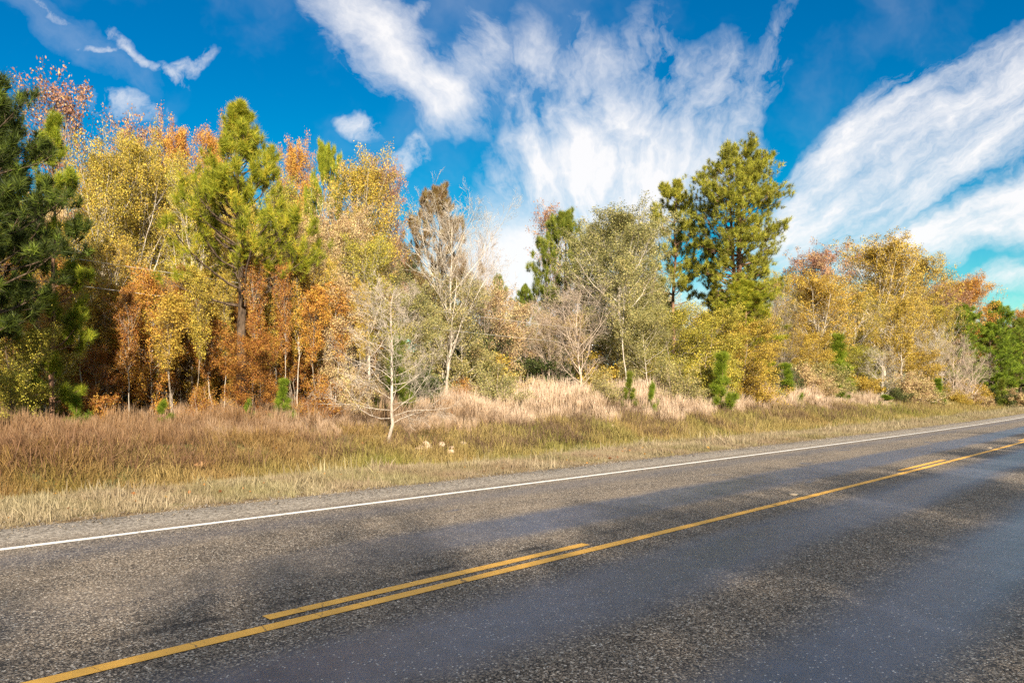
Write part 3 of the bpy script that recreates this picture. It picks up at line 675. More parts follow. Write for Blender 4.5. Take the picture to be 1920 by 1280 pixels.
# ------------------------------------------------------------------ trees one can tell apart, left to right
GD, GP, GB, GY, GS = 'broadleaf trees at the wood edge', 'pines at the wood edge', 'bare trees at the wood edge', 'young pines in the tall grass', 'shrubs along the wood edge'
BL, PN, BT = 'broadleaf_tree', 'pine_tree', 'bare_tree'
TREES = [
 # key, px, Z, top, hw, leaf, bark, name, label, group
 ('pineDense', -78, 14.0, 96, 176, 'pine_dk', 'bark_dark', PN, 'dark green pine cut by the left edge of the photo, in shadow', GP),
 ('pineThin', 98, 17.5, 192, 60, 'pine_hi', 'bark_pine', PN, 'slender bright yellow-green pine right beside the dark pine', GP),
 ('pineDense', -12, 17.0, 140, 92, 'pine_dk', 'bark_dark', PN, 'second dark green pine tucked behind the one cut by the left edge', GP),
 ('under', 478, 19.6, 612, 62, 'rust', 'bark_dark', BL, 'low rust-brown tree hiding the foot of the big sunlit pine', GD),
 ('under', 85, 18.0, 600, 66, 'lime', 'bark_pale', BL, 'yellow-green low tree with pale twigs under the slender bright pine', GD),
 ('sparse', 130, 27.0, 122, 85, 'purple', 'bark_grey', BL, 'thinly leaved mauve-brown treetop above the slender bright pine', GD),
 ('sparse', 258, 29.0, 205, 60, 'purple', 'bark_grey', BL, 'nearly leafless grey treetop just behind the tall olive-gold tree', GD),
 ('broadB', 190, 24.5, 235, 80, 'olive', 'bark_pale', BL, 'tall olive-gold tree nearest the slender bright pine', GD),
 ('broadA', 262, 26.0, 222, 75, 'olive', 'bark_pale', BL, 'tall olive-gold tree with pale forked stem, left of the orange tops', GD),
 ('broadA', 338, 31.5, 196, 56, 'orange', 'bark_grey', BL, 'orange treetop against the blue sky, leftmost of the orange tops', GD),
 ('broadA', 402, 31.5, 206, 52, 'orange', 'bark_grey', BL, 'orange treetop directly left of the big sunlit pine', GD),
 ('broadA', 548, 31.5, 230, 44, 'orange', 'bark_grey', BL, 'orange treetop showing between two pine tops', GD),
 ('broadC', 345, 26.0, 300, 66, 'lime', 'bark_pale', BL, 'loose yellow-green tree letting sky through beside the big sunlit pine', GD),
 ('pineHero', 458, 21.0, 184, 138, 'pine_hi', 'bark_dark', PN, 'big sunlit yellow-green pine with a forked tip, tallest on the left', GP),  # dark bark carries the trunk's shade in its colour
 ('pineDense', 607, 29.0, 252, 48, 'pine_hi', 'bark_pine', PN, 'green pine top just right of the big sunlit pine', GP),
 ('broadB', 672, 27.0, 262, 74, 'olive', 'bark_pale', BL, 'olive and gold tree with a rounded top right of the pine pair', GD),
 ('broadC', 728, 28.0, 285, 48, 'purple', 'bark_grey', BL, 'reddish-brown leafed tree at the right end of the tall left wood', GD),
 ('broadA', 560, 23.5, 395, 72, 'tan', 'bark_grey', BL, 'tan-leafed tree standing in front of the second pine', GD),
 ('broadB', 640, 25.0, 370, 66, 'tan', 'bark_pale', BL, 'beige and green tree left of the tall bare tree', GD),
 ('broadC', 700, 24.0, 430, 66, 'lime', 'bark_pale', BL, 'pale yellow-green small tree behind the lone bare roadside tree', GD),
 ('under', 22, 16.6, 535, 82, 'lime', 'bark_dark', BL, 'low yellow-green tree spreading below the dark pine', GD),
 ('under', 120, 21.0, 470, 76, 'orange', 'bark_grey', BL, 'orange-gold low tree at the foot of the slender bright pine', GD),
 ('broadC', 205, 20.5, 430, 70, 'gold', 'bark_pale', BL, 'golden low tree with many pale stems under the olive-gold pair', GD),
 ('under', 285, 21.0, 490, 74, 'orange', 'bark_pale', BL, 'orange-brown low tree, third along from the dark pine', GD),
 ('under', 180, 19.5, 640, 60, 'rust', 'bark_pale', BL, 'rusty red low tree behind the tall brown grass, near the pale stems', GD),
 ('broadC', 365, 22.0, 500, 62, 'gold', 'bark_grey', BL, 'loose gold-leafed low tree left of the big pine trunk', GD),
 ('under', 455, 26.0, 560, 76, 'rust', 'bark_dark', BL, 'deep rust low tree behind the big pine trunk', GD),
 ('under', 545, 22.5, 530, 70, 'rust', 'bark_grey', BL, 'dark rust-brown low tree below the tan-leafed tree', GD),
 ('under', 625, 22.5, 500, 62, 'tan', 'bark_grey', BL, 'light brown low tree left of the lone bare roadside tree', GD),
 ('under', 765, 26.5, 520, 66, 'greygreen', 'bark_pale', BL, 'grey-green low tree behind the lone bare roadside tree', GD),
 ('pineDense', 826, 38.0, 335, 66, 'pine_bn', 'bark_dark', PN, 'brown-green pine seen through the tall bare tree', GP),
 ('bareA', 838, 29.0, 318, 118, None, 'bark_pale', BT, 'tall bare tree with pale forking limbs in front of the brown-green pine', GB),
 ('bareB', 905, 33.0, 400, 70, None, 'bark_twig', BT, 'slim bare tree leaning toward the gap of open sky', GB),
 ('under', 870, 30.0, 500, 70, 'greygreen', 'bark_pale', BL, 'pale grey-green low tree at the foot of the tall bare tree', GD),
 ('under', 925, 33.0, 520, 66, 'tan', 'bark_pale', BL, 'beige low tree just left of the gap of open sky', GD),
 ('sparse', 985, 36.0, 560, 60, 'tan', 'bark_twig', BL, 'thin beige twiggy tree below the gap of open sky', GD),
 ('pineFar', 985, 70.0, 528, 32, 'pine_md', 'bark_dark', PN, 'small distant pine top in the gap of open sky', GP),
 ('pineFar', 935, 72.0, 508, 26, 'pine_md', 'bark_dark', PN, 'distant flat-topped pine at the left side of the sky gap', GP),
 ('sparse', 1030, 50.0, 368, 40, 'purple', 'bark_grey', BL, 'faint mauve thin treetop behind the leftmost pine of the middle clump', GD),
 ('pineDense', 1062, 44.0, 384, 62, 'pine_md', 'bark_dark', PN, 'green pine at the left end of the middle clump', GP),
 ('broadA', 1160, 37.0, 366, 98, 'greygreen', 'bark_pale', BL, 'broad olive-brown tree with a pale trunk in the middle clump', GD),
 ('farA', 1130, 43.0, 400, 80, 'greygreen', 'bark_pale', BL, 'olive-brown tree behind the broad pale-trunked one', GD),
 ('farB', 1215, 43.0, 395, 60, 'greygreen', 'bark_grey', BL, 'olive tree between the broad pale-trunked tree and the airy pine', GD),
 ('bareA', 1090, 32.0, 505, 82, None, 'bark_twig', BT, 'pinkish beige bare tree in front of the middle clump', GB),
 ('bareB', 1030, 34.0, 540, 58, None, 'bark_twig', BT, 'pale many-stemmed bare tree right of the rounded green shrub', GB),
 ('slim', 1180, 33.0, 470, 44, 'greygreen', 'bark_pale', BL, 'slender pale-stemmed tree behind the small pine pair', GD),
 ('pineAiry', 1262, 49.0, 328, 62, 'pine_ol', 'bark_pine', PN, 'airy pine directly left of the tallest pine', GP),
 ('pineBig', 1382, 47.0, 256, 86, 'pine_ol', 'bark_pine', PN, 'tallest pine with a rounded crown and twin trunks, right of centre', GP),
 ('pineFar', 1400, 43.0, 520, 76, 'pine_hi', 'bark_pine', PN, 'yellow-green pine growing at the foot of the tallest pine', GP),
 ('under', 1260, 36.0, 560, 72, 'lime', 'bark_grey', BL, 'vine-covered yellow-green tree left of the lone young pine', GD),
 ('under', 1325, 37.0, 560, 70, 'lime', 'bark_grey', BL, 'vine-draped olive tree directly behind the lone young pine', GD),
 ('under', 1390, 38.0, 585, 70, 'gold', 'bark_grey', BL, 'gold-leafed low tree right of the lone young pine', GD),
 ('under', 1215, 35.0, 560, 60, 'greygreen', 'bark_pale', BL, 'olive low tree with drooping foliage behind the small pine pair', GD),
 ('bareB', 1470, 40.0, 545, 44, None, 'bark_grey', BT, 'tangled bare tree hung with vines, right of the tallest pine', GB),
 ('farB', 1540, 66.0, 452, 76, 'purple', 'bark_grey', BL, 'thin brown treetop right behind the tallest pine', GD),
 ('farA', 1534, 49.0, 502, 72, 'gold', 'bark_pale', BL, 'yellow-gold round tree with pale trunks right of the tallest pine', GD),
 ('farA', 1655, 66.0, 434, 78, 'gold', 'bark_pale', BL, 'tall golden brown tree, highest of the right-hand wood', GD),
 ('farB', 1728, 66.0, 462, 70, 'gold', 'bark_grey', BL, 'golden brown tree sloping down right of the highest golden tree', GD),
 ('farB', 1600, 56.0, 540, 58, 'olive', 'bark_pale', BL, 'lower olive-gold tree below the highest golden tree', GD),
 ('farB', 1690, 55.0, 545, 58, 'gold', 'bark_pale', BL, 'golden tree with a thin straight pale trunk above the small bare tree', GD),
 ('farA', 1808, 78.0, 508, 52, 'orange', 'bark_grey', BL, 'orange-gold tree beside the dark pines at the far right', GD),
 ('farB', 1765, 74.0, 520, 46, 'purple', 'bark_grey', BL, 'reddish tree between the golden brown and the orange-gold tree', GD),
 ('pineFar', 1808, 72.0, 566, 46, 'pine_br', 'bark_dark', PN, 'bright green pine below the orange-gold tree', GP),
 ('pineFar', 1868, 82.0, 560, 44, 'pine_br', 'bark_dark', PN, 'dark green pine beside the right edge of the photo', GP),
 ('pineFar', 1915, 84.0, 592, 44, 'pine_md', 'bark_dark', PN, 'dark green pine cut by the right edge of the photo', GP),
 ('pineFar', 1855, 76.0, 600, 40, 'pine_br', 'bark_dark', PN, 'bright green lower pine in front of the dark pine near the right edge', GP),
 ('farA', 1925, 95.0, 566, 36, 'orange', 'bark_grey', BL, 'orange treetop just showing at the right edge', GD),
 ('bareB', 1655, 46.0, 640, 44, None, 'bark_pale', BT, 'small white-stemmed bare tree behind the bright pine sapling', GB),
 ('bareA', 1742, 54.0, 600, 50, None, 'bark_pale', BT, 'pale bare tree, leftmost of the twiggy grove before the green pines', GB),
 ('bareB', 1790, 57.0, 620, 52, None, 'bark_twig', BT, 'twiggy brown bare tree in the middle of the grove', GB),
 ('bareA', 1828, 60.0, 655, 46, None, 'bark_twig', BT, 'twiggy bare tree spreading low at the right end of the grove', GB),
 ('slim', 1692, 48.0, 560, 34, 'gold', 'bark_pale', BL, 'slender gold tree with one thin upright trunk', GD),
 ('pineYoung', 1576, 46.0, 618, 34, 'pine_br', 'bark_pine', PN, 'yellow-green young pine below the yellow-gold round tree', GP),
 ('under', 1610, 50.0, 640, 50, 'lime', 'bark_grey', BL, 'yellow-green low tree beside the tall young pine', GD),
 ('under', 1700, 54.0, 650, 60, 'gold', 'bark_grey', BL, 'brown-gold low tree behind the small white-stemmed bare tree', GD),
 ('under', 1510, 46.0, 610, 50, 'gold', 'bark_grey', BL, 'dull gold low tree under the vine-hung bare tree', GD),
 ('pineYoung', 1348, 28.0, 653, 31, 'pine_br', 'bark_pine', 'young_pine', 'lone young pine standing in the pinkish tall grass', GY),
 ('pineYoung', 1180, 29.5, 692, 18, 'pine_md', 'bark_pine', 'young_pine', 'small grey-green young pine left of the lone young pine', GY),
 ('pineYoungB', 1223, 28.5, 706, 16, 'pine_br', 'bark_pine', 'young_pine', 'tiny yellow-green pine between the two larger young pines', GY),
 ('pineYoung', 742, 22.0, 622, 34, 'pine_md', 'bark_pine', 'young_pine', 'green young pine right behind the lone bare roadside tree', GY),
 ('pineYoung', 530, 19.0, 704, 24, 'pine_br', 'bark_pine', 'young_pine', 'fresh green young pine at the edge of the dark wood', GY),
 ('pineYoungB', 142, 17.5, 728, 26, 'pine_br', 'bark_pine', 'young_pine', 'yellow-green young pine in the orange-brown grass under the rusty tree', GY),
 ('pineYoungB', 306, 18.5, 742, 20, 'pine_br', 'bark_pine', 'young_pine', 'low green pine seedling, second from the left edge', GY),
 ('pineYoungB', 466, 19.0, 740, 14, 'pine_br', 'bark_pine', 'young_pine', 'tiny pine seedling left of the fresh green young pine', GY),
 ('pineYoung', 1478, 38.0, 676, 22, 'pine_br', 'bark_pine', 'young_pine', 'yellow-green young pine below the vine-hung bare tree', GY),
 ('pineYoungB', 1660, 42.0, 736, 24, 'pine_br', 'bark_pine', 'young_pine', 'bright yellow pine sapling in front of the small white-stemmed bare tree', GY),
 ('pineYoungB', 1570, 42.0, 712, 20, 'pine_br', 'bark_pine', 'young_pine', 'yellow pine sapling in the pale grass under the tall young pine', GY),
 ('pineYoung', 1762, 48.0, 706, 16, 'pine_br', 'bark_pine', 'young_pine', 'narrow bright yellow-green pine in front of the twiggy grove', GY),
 ('pineYoung', 1876, 62.0, 706, 16, 'pine_md', 'bark_pine', 'young_pine', 'small dark green pine at the right end of the grove', GY),
 ('shrubB', 935, 26.5, 664, 62, 'greygreen', 'bark_twig', 'shrub', 'rounded grey-green shrub behind the tall grass, mid photo', GS),
 ('shrubB', 868, 26.0, 700, 40, 'rust', 'bark_twig', 'shrub', 'small pinkish rust shrub left of the rounded grey-green one', GS),
 ('shrubB', 1000, 30.0, 700, 44, 'tan', 'bark_twig', 'shrub', 'tan shrub right of the rounded grey-green one', GS),
 ('shrubA', 800, 24.5, 676, 40, 'deep', 'bark_dark', 'shrub', 'dark evergreen shrub right of the lone bare roadside tree', GS),
 ('shrubA', 905, 33.0, 565, 56, 'deep', 'bark_dark', 'shrub', 'tall dark evergreen shrub behind the rounded grey-green one', GS),
 ('shrubB', 1130, 30.0, 682, 50, 'greygreen', 'bark_twig', 'shrub', 'olive shrub at the foot of the pinkish beige bare tree', GS),
 ('shrubB', 1270, 33.0, 664, 56, 'greygreen', 'bark_twig', 'shrub', 'dense olive shrub left of the lone young pine', GS),
 ('shrubA', 1330, 34.0, 650, 54, 'lime', 'bark_twig', 'shrub', 'yellow-green leafy shrub behind the lone young pine', GS),
 ('shrubB', 1410, 35.0, 664, 54, 'gold', 'bark_twig', 'shrub', 'golden shrub right of the lone young pine', GS),
 ('shrubB', 1530, 42.0, 690, 44, 'tan', 'bark_twig', 'shrub', 'brown brambly shrub in the pale grass on the right', GS),
 ('shrubBare', 1630, 44.0, 722, 30, None, 'bark_twig', 'shrub', 'reddish leafless shrub beside the bright yellow pine sapling', GS),
 ('shrubB', 1715, 50.0, 690, 50, 'tan', 'bark_twig', 'shrub', 'light brown shrub left of the twiggy grove', GS),
 ('shrubBare', 1800, 54.0, 690, 60, None, 'bark_twig', 'shrub', 'leafless brown thicket at the foot of the twiggy grove', GS),
 ('shrubA', 175, 18.5, 712, 50, 'rust', 'bark_twig', 'shrub', 'small red-brown shrub beside the yellow-green young pine', GS),
 ('shrubB', 380, 19.5, 708, 40, 'rust', 'bark_twig', 'shrub', 'rust shrub left of the big pine trunk', GS),
 ('shrubB', 600, 20.0, 690, 50, 'rust', 'bark_twig', 'shrub', 'dark rust shrub right of the fresh green young pine', GS),
 ('shrubA', 670, 21.5, 676, 46, 'tan', 'bark_twig', 'shrub', 'brown shrub left of the lone bare roadside tree', GS),
 ('shrubB', 40, 18.5, 690, 60, 'lime', 'bark_twig', 'shrub', 'yellow-green leafy shrub at the foot of the dark pine', GS),
 ('under', 330, 22.5, 560, 62, 'gold', 'bark_pale', BL, 'gold and brown low tree midway between the rusty tree and the big pine trunk', GD),
 ('under', 60, 22.0, 560, 62, 'olive', 'bark_pale', BL, 'olive low tree behind the slender bright pine', GD),
 ('under', 420, 22.6, 540, 50, 'gold', 'bark_grey', BL, 'narrow golden low tree touching the left side of the big pine trunk', GD),
 ('broadC', 500, 24.0, 470, 56, 'olive', 'bark_grey', BL, 'olive low tree right of the big pine trunk', GD),
 ('under', 590, 24.0, 585, 56, 'rust', 'bark_dark', BL, 'brown low tree behind the fresh green young pine', GD),
 ('broadB', 300, 28.0, 262, 60, 'olive', 'bark_pale', BL, 'olive-yellow tree filling the gap under the leftmost orange top', GD),
 ('broadB', 395, 28.5, 290, 56, 'olive', 'bark_grey', BL, 'olive tree seen through the left boughs of the big sunlit pine', GD),
 ('broadC', 528, 28.0, 318, 56, 'lime', 'bark_grey', BL, 'yellow-green tree seen through the right boughs of the big sunlit pine', GD),
 ('under', 700, 27.0, 560, 60, 'greygreen', 'bark_grey', BL, 'grey-green low tree left of the tall bare tree', GD),
 ('under', 985, 40.0, 600, 60, 'greygreen', 'bark_grey', BL, 'grey-green low tree directly below the gap of open sky', GD),
 ('under', 1060, 36.0, 575, 56, 'tan', 'bark_grey', BL, 'tan low tree behind the pinkish beige bare tree', GD),
 ('farB', 1460, 52.0, 500, 44, 'olive', 'bark_pale', BL, 'olive tree in the dip right of the tallest pine', GD),
 ('farB', 1765, 60.0, 560, 46, 'olive', 'bark_pale', BL, 'olive-gold tree above the left end of the twiggy grove', GD),
]
for key, px, Z, top, hw, leaf, bark, nm, lab, grp in TREES:
    cat = 'shrub' if nm == 'shrub' else ('bare tree' if nm == BT else ('pine' if nm in (PN, 'young_pine') else 'tree'))
    put(key, px, Z, top, hw, leaf=leaf or 'tan', bark=bark, name=nm, label=lab, cat=cat, group=grp)

# the lone bare tree on the bank: built for itself, wide low limbs on a pale straight trunk
parts, dims = gen_broad(77, H=4.6, W=2.3, cb=0.18, n1=36, r0=0.062, k2=6, k3=6, k4=5, bare=True, ang=1.40, up=0.08, wander=0.22, tw=0.0042, pw=0.9, low=True, lr=0.30)
PROTO['lone'] = ({p: mesh_np('lone_' + p, V, Fs, [M['bark_pale']], True, None) for p, (V, Fs, a_) in parts.items()}, dims)
put('lone', 731, 18.0, 505, 122, leaf='tan', bark='bark_lone', name=BT, label='lone bare tree on the grass bank nearest the road, pale trunk and wide low limbs', cat='bare tree', group=GB, rz=0.6)

# deeper rows of the wood
SKYLINE = ([0, 60, 200, 300, 450, 600, 700, 760, 800, 880, 930, 1010, 1060, 1150, 1250, 1330, 1450, 1500, 1600, 1700, 1790, 1860, 1920],
           [330, 320, 300, 310, 320, 340, 350, 390, 450, 540, 590, 590, 520, 470, 500, 560, 550, 520, 490, 500, 550, 600, 620])
rb = np.random.default_rng(99)
rows = []
for i in range(175):
    px = rb.uniform(-420, 2080)
    rel = np.interp(px, [-400, 0, 300, 600, 900, 1200, 1500, 1700, 1920], [18, 21, 23, 26, 33, 40, 52, 66, 92])
    Z = rel*1.06 + rb.uniform(1.0, 18)*(1 + (px > 1200)*0.5)
    t0 = float(np.interp(px, *SKYLINE)) + rb.uniform(0, 120)
    far = Z > 42
    key = rb.choice(['farA', 'farB', 'farB', 'pineFar'] if far else ['broadB', 'broadC', 'broadA', 'slim', 'under', 'slim'])
    if key == 'pineFar': leaf, bark = rb.choice(['pine_md', 'pine_dk']), 'bark_dark'
    else:
        if px < 650: leaf = rb.choice(['olive', 'gold', 'olive', 'lime', 'tan']) if t0 < 520 else rb.choice(['rust', 'orange', 'gold', 'rust'])
        elif px < 1250: leaf = rb.choice(['greygreen', 'tan', 'greygreen', 'olive', 'deep'])
        else: leaf = rb.choice(['gold', 'gold', 'olive', 'greygreen', 'tan'])
        bark = rb.choice(['bark_grey', 'bark_dark', 'bark_pale'])
    if key == 'under': t0 = max(t0, 560)
    put(key, px, Z, t0, (34 if key == 'slim' else rb.uniform(46, 74))*(26/min(Z, 45))**0.25, leaf=leaf, bark=bark, name=BL if key != 'pineFar' else PN,
        label='tree deep in the wood, mostly hidden behind the front rows', cat='tree', group='trees deep in the wood')
for i in range(95):
    px = -300 + 2300*(i + rb.uniform(0, 1))/95
    rel = np.interp(px, [-400, 0, 300, 600, 900, 1200, 1500, 1700, 1920], [18, 19.5, 21.5, 25, 30, 36, 46, 58, 82])
    Z = rel + rb.uniform(2.0, 9)
    H = rb.uniform(1.4, 3.2)
    x = at(px, Z)
    leaf = rb.choice(['rust', 'rust', 'deep', 'olive']) if px < 700 else rb.choice(['greygreen', 'deep', 'tan', 'gold'])
    plant(rb.choice(['shrubA', 'shrubB']), x, Z, H=H, W=H*0.8, leaf=leaf, bark='bark_dark', name='shrub', label='low shrub in the dim wood behind the front trees', cat='shrub', group='shrubs in the dim wood')
# thin trunks standing in the shade of the left wood
for i in range(90):
    px = rb.uniform(-30, 700); Z = rb.uniform(19.3, 24)*(1 + max(px - 350, 0)/3000)
    x = at(px, Z)
    plant('bareA' if i % 5 == 0 else 'slim', x, Z, H=rb.uniform(2.8, 5.2), W=rb.uniform(0.35, 0.7), leaf=rb.choice(['olive', 'rust', 'gold', 'orange']), bark='bark_grey' if i % 5 == 0 else rb.choice(['bark_pale', 'bark_grey', 'bark_pale']),
          name='sapling', label='thin sapling among many in the left wood', cat='sapling', group='thin saplings in the left wood')
# the wood on the camera's own side of the road, whose shade lies over the road
def shade_tree(s, d, H, W, keys=('broadC', 'sparse', 'broadC', 'slim', 'broadC')):
    x, y = P2(s, d)
    plant(rb.choice(list(keys)), float(x), float(y), H=H, W=W, leaf=rb.choice(['olive', 'gold', 'pine_md']), bark='bark_grey', name='tree',
          label='roadside tree on the near side of the road', cat='tree', group='trees on the near side of the road')


for i in range(52):
    s = -62 + 2.15*i
    shade_tree(s + rb.uniform(-0.6, 0.6), rb.uniform(-13.5, -11.0), rb.uniform(8.4, 10.2), rb.uniform(1.7, 2.5))

# ------------------------------------------------------------------ wires across the wood edge
wirem = material('weathered_wire', lambda t, o: (lambda p: (p.inputs['Base Color'].__setattr__('default_value', (0.50, 0.48, 0.46, 1)), p.inputs['Roughness'].__setattr__('default_value', 0.5), t.l.new(p.outputs[0], o.inputs[0])))(t.new('ShaderNodeBsdfPrincipled')))
for hh, d, lab in ((3.75, 21.5, 'upper thin pale wire strung along the wood edge'), (3.05, 21.5, 'lower thin pale wire strung along the wood edge')):
    segs = []
    for a, b in ((-52, 2), (2, 58), (58, 118)):
        t = np.linspace(0, 1, 24); s = a + (b-a)*t; x, y = P2(s, np.full_like(s, d)*np.interp(s, [50, 118], [1, 0.8]))
        segs.append(np.stack([x, y, EYE + hh - 0.9*4*t*(1-t)*0.6], -1))
    P = np.concatenate([segs[0], segs[1][1:], segs[2][1:]])[None]
    V, Q = tubes(P, np.full(P.shape[:2], 0.0055), 5)
    link('overhead_wire', mesh_np('overhead_wire', V, [Q], [wirem], True), label=lab, category='wire', group='wires along the wood edge')

# ------------------------------------------------------------------ rocks, a dead leaf and litter
rockm = material('pale_sandstone', lambda t, o: (lambda p, c: (t.put(p.inputs['Base Color'], c), p.inputs['Roughness'].__setattr__('default_value', 0.9), t.l.new(p.outputs[0], o.inputs[0])))(
    t.new('ShaderNodeBsdfPrincipled'), t.mix(t.ramp(t.noise(t.new('ShaderNodeTexCoord').outputs['Object'], 9, 6, 0.65), 0.35, 0.65), (0.30, 0.21, 0.14), (0.58, 0.46, 0.34))))


def rock(px, py, wpx, hpx, label, mat=None):
    # find the depth where the sight line through (px,py) meets the bank
    Z = 8.0
    while Z < 60 and float(zw(at(px, Z), Z)) < EYE + (HZ - py)/F*Z: Z += 0.05
    x = at(px, Z); r = np.random.default_rng(int(px)); W = wpx/F*Z; Hh = hpx/F*Z
    nu, nv = 14, 9
    u = np.arange(nu)/nu*2*np.pi; v = np.linspace(0.02, np.pi - 0.02, nv)
    Uu, Vv = np.meshgrid(u, v, indexing='ij')
    D = np.stack([np.cos(Uu)*np.sin(Vv), np.sin(Uu)*np.sin(Vv), np.cos(Vv)], -1)
    k = 1 + sum(0.10*np.sin(D@r.normal(0, 2.2, 3) + r.uniform(0, 6)) for _ in range(6))
    for _ in range(7):
        n = unit(r.normal(size=3)); c = r.uniform(0.62, 0.85); dp = D@n; k = np.minimum(k, np.where(dp > 0.1, c/np.maximum(dp, 0.1), 9))
    Vt = (D*k[..., None]*np.array([W/2, W/2.6, Hh*0.62])).reshape(-1, 3)
    i = np.arange(nu*nv).reshape(nu, nv); nx = np.roll(i, -1, 0)
    Q = np.stack([i[:, :-1], i[:, 1:], nx[:, 1:], nx[:, :-1]], -1).reshape(-1, 4)
    o = link('rock', mesh_np('rock', Vt, [Q], [mat or rockm], False), label=label, category='rock', group='rocks on the grass bank')
    o.location = (x, Z, float(zw(x, Z)) + Hh*0.32)


clay = bark_mat('rusty_earth', (0.22, 0.11, 0.05), (0.40, 0.24, 0.12), 4.0)
rock(798, 845, 30, 18, 'largest pale rock on the bank, right of the lone bare tree')
rock(829, 838, 15, 10, 'pale rock just up the bank from the largest rock')
rock(845, 851, 18, 9, 'flat pale rock at the foot of the rocky patch')
rock(848, 842, 12, 8, 'small pale rock perched above the flat one')
rock(867, 834, 12, 7, 'small faint rock at the right end of the rocky patch')
rock(691, 806, 18, 8, 'pale rock just left of the lone bare tree trunk')
rock(672, 806, 14, 7, 'reddish pale rock beside the one left of the trunk')
rock(636, 794, 12, 6, 'small pale rock farthest left on the bank')
rock(1150, 802, 9, 7, 'little white rock alone in the green grass')
rock(378, 876, 32, 14, 'orange-brown spot of bare earth on the left ditch bank', clay)  # earth spot, shaped with the rock builder

# ------------------------------------------------------------------ grasses (nobody could count them): instanced tufts, one object per kind of grass
def grass_mat(name, lo, hi, base, tint2, tip=None):
    def b(t, o):
        tv = attr(t, 'v'); tt = attr(t, 't'); ti = attr(t, 'tint', 'INSTANCER'); gr = attr(t, 'green', 'INSTANCER')
        c = t.mix(tv, lo, hi); c = t.mix(t.math('MULTIPLY', ti, 0.8), c, tint2)
        c = t.mix(gr, c, t.mix(tv, (0.075, 0.095, 0.012), (0.26, 0.28, 0.045)))
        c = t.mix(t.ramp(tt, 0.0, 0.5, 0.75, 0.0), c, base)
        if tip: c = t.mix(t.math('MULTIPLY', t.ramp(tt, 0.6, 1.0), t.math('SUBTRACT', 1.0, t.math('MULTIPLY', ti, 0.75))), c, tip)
        p = t.new('ShaderNodeBsdfPrincipled'); t.put(p.inputs['Base Color'], c); p.inputs['Roughness'].default_value = 0.6; p.inputs['Specular IOR Level'].default_value = 0.2
        tr = t.new('ShaderNodeBsdfTranslucent'); t.put(tr.inputs[0], c)
        mx = t.new('ShaderNodeMixShader'); mx.inputs[0].default_value = 0.3
        t.l.new(p.outputs[0], mx.inputs[1]); t.l.new(tr.outputs[0], mx.inputs[2]); t.l.new(mx.outputs[0], o.inputs[0])
    return material(name, b)


def tuft(name, seed, n, H, wd, spread, lean, mat, seg=3, plume=0.0, curl=0.5):
    r = np.random.default_rng(seed)
    S = np.stack([r.normal(0, spread, n), r.normal(0, spread, n), np.full(n, -0.03)], -1)
    az = r.uniform(0, 6.28, n); le = np.abs(r.normal(0, lean, n)); L = H*r.uniform(0.45, 1.1, n)
    hd = np.stack([np.cos(az), np.sin(az), np.zeros(n)], -1)
    t = np.linspace(0, 1, seg+1)
    a = le[:, None]*(0.4 + curl*2*t[None])                     # lean grows along the blade
    P = np.empty((n, seg+1, 3)); P[:, 0] = S
    for i in range(1, seg+1):
        dd = hd*np.sin(a[:, i:i+1]) + np.array([0, 0, 1])*np.cos(a[:, i:i+1]); P[:, i] = P[:, i-1] + dd*(L/seg)[:, None]
    side = unit(np.cross(hd + r.normal(0, 0.6, hd.shape), [0, 0, 1.0]))
    prof = np.array([0.8, 1.0, 0.75, 0.12]) if seg == 3 else np.interp(t, [0, .3, .7, 1], [.8, 1, .8, .12])
    if plume: prof = prof*0.55; prof[-2] += plume; prof[-1] = 0.1
    Wd = wd*r.uniform(0.6, 1.4, n)[:, None]*prof[None]
    V = np.stack([P - side[:, None]*Wd[..., None], P + side[:, None]*Wd[..., None]], 2).reshape(-1, 3)
    i = np.arange(n*(seg+1)*2).reshape(n, seg+1, 2)
    Q = np.stack([i[:, :-1, 0], i[:, :-1, 1], i[:, 1:, 1], i[:, 1:, 0]], -1).reshape(-1, 4)
    me = mesh_np(name, V, [Q], [mat], False, {'v': ('FACE', np.repeat(r.uniform(size=n), seg)), 't': ('POINT', np.tile(np.repeat(t, 2), n))})
    return bpy.data.objects.new(name, me)


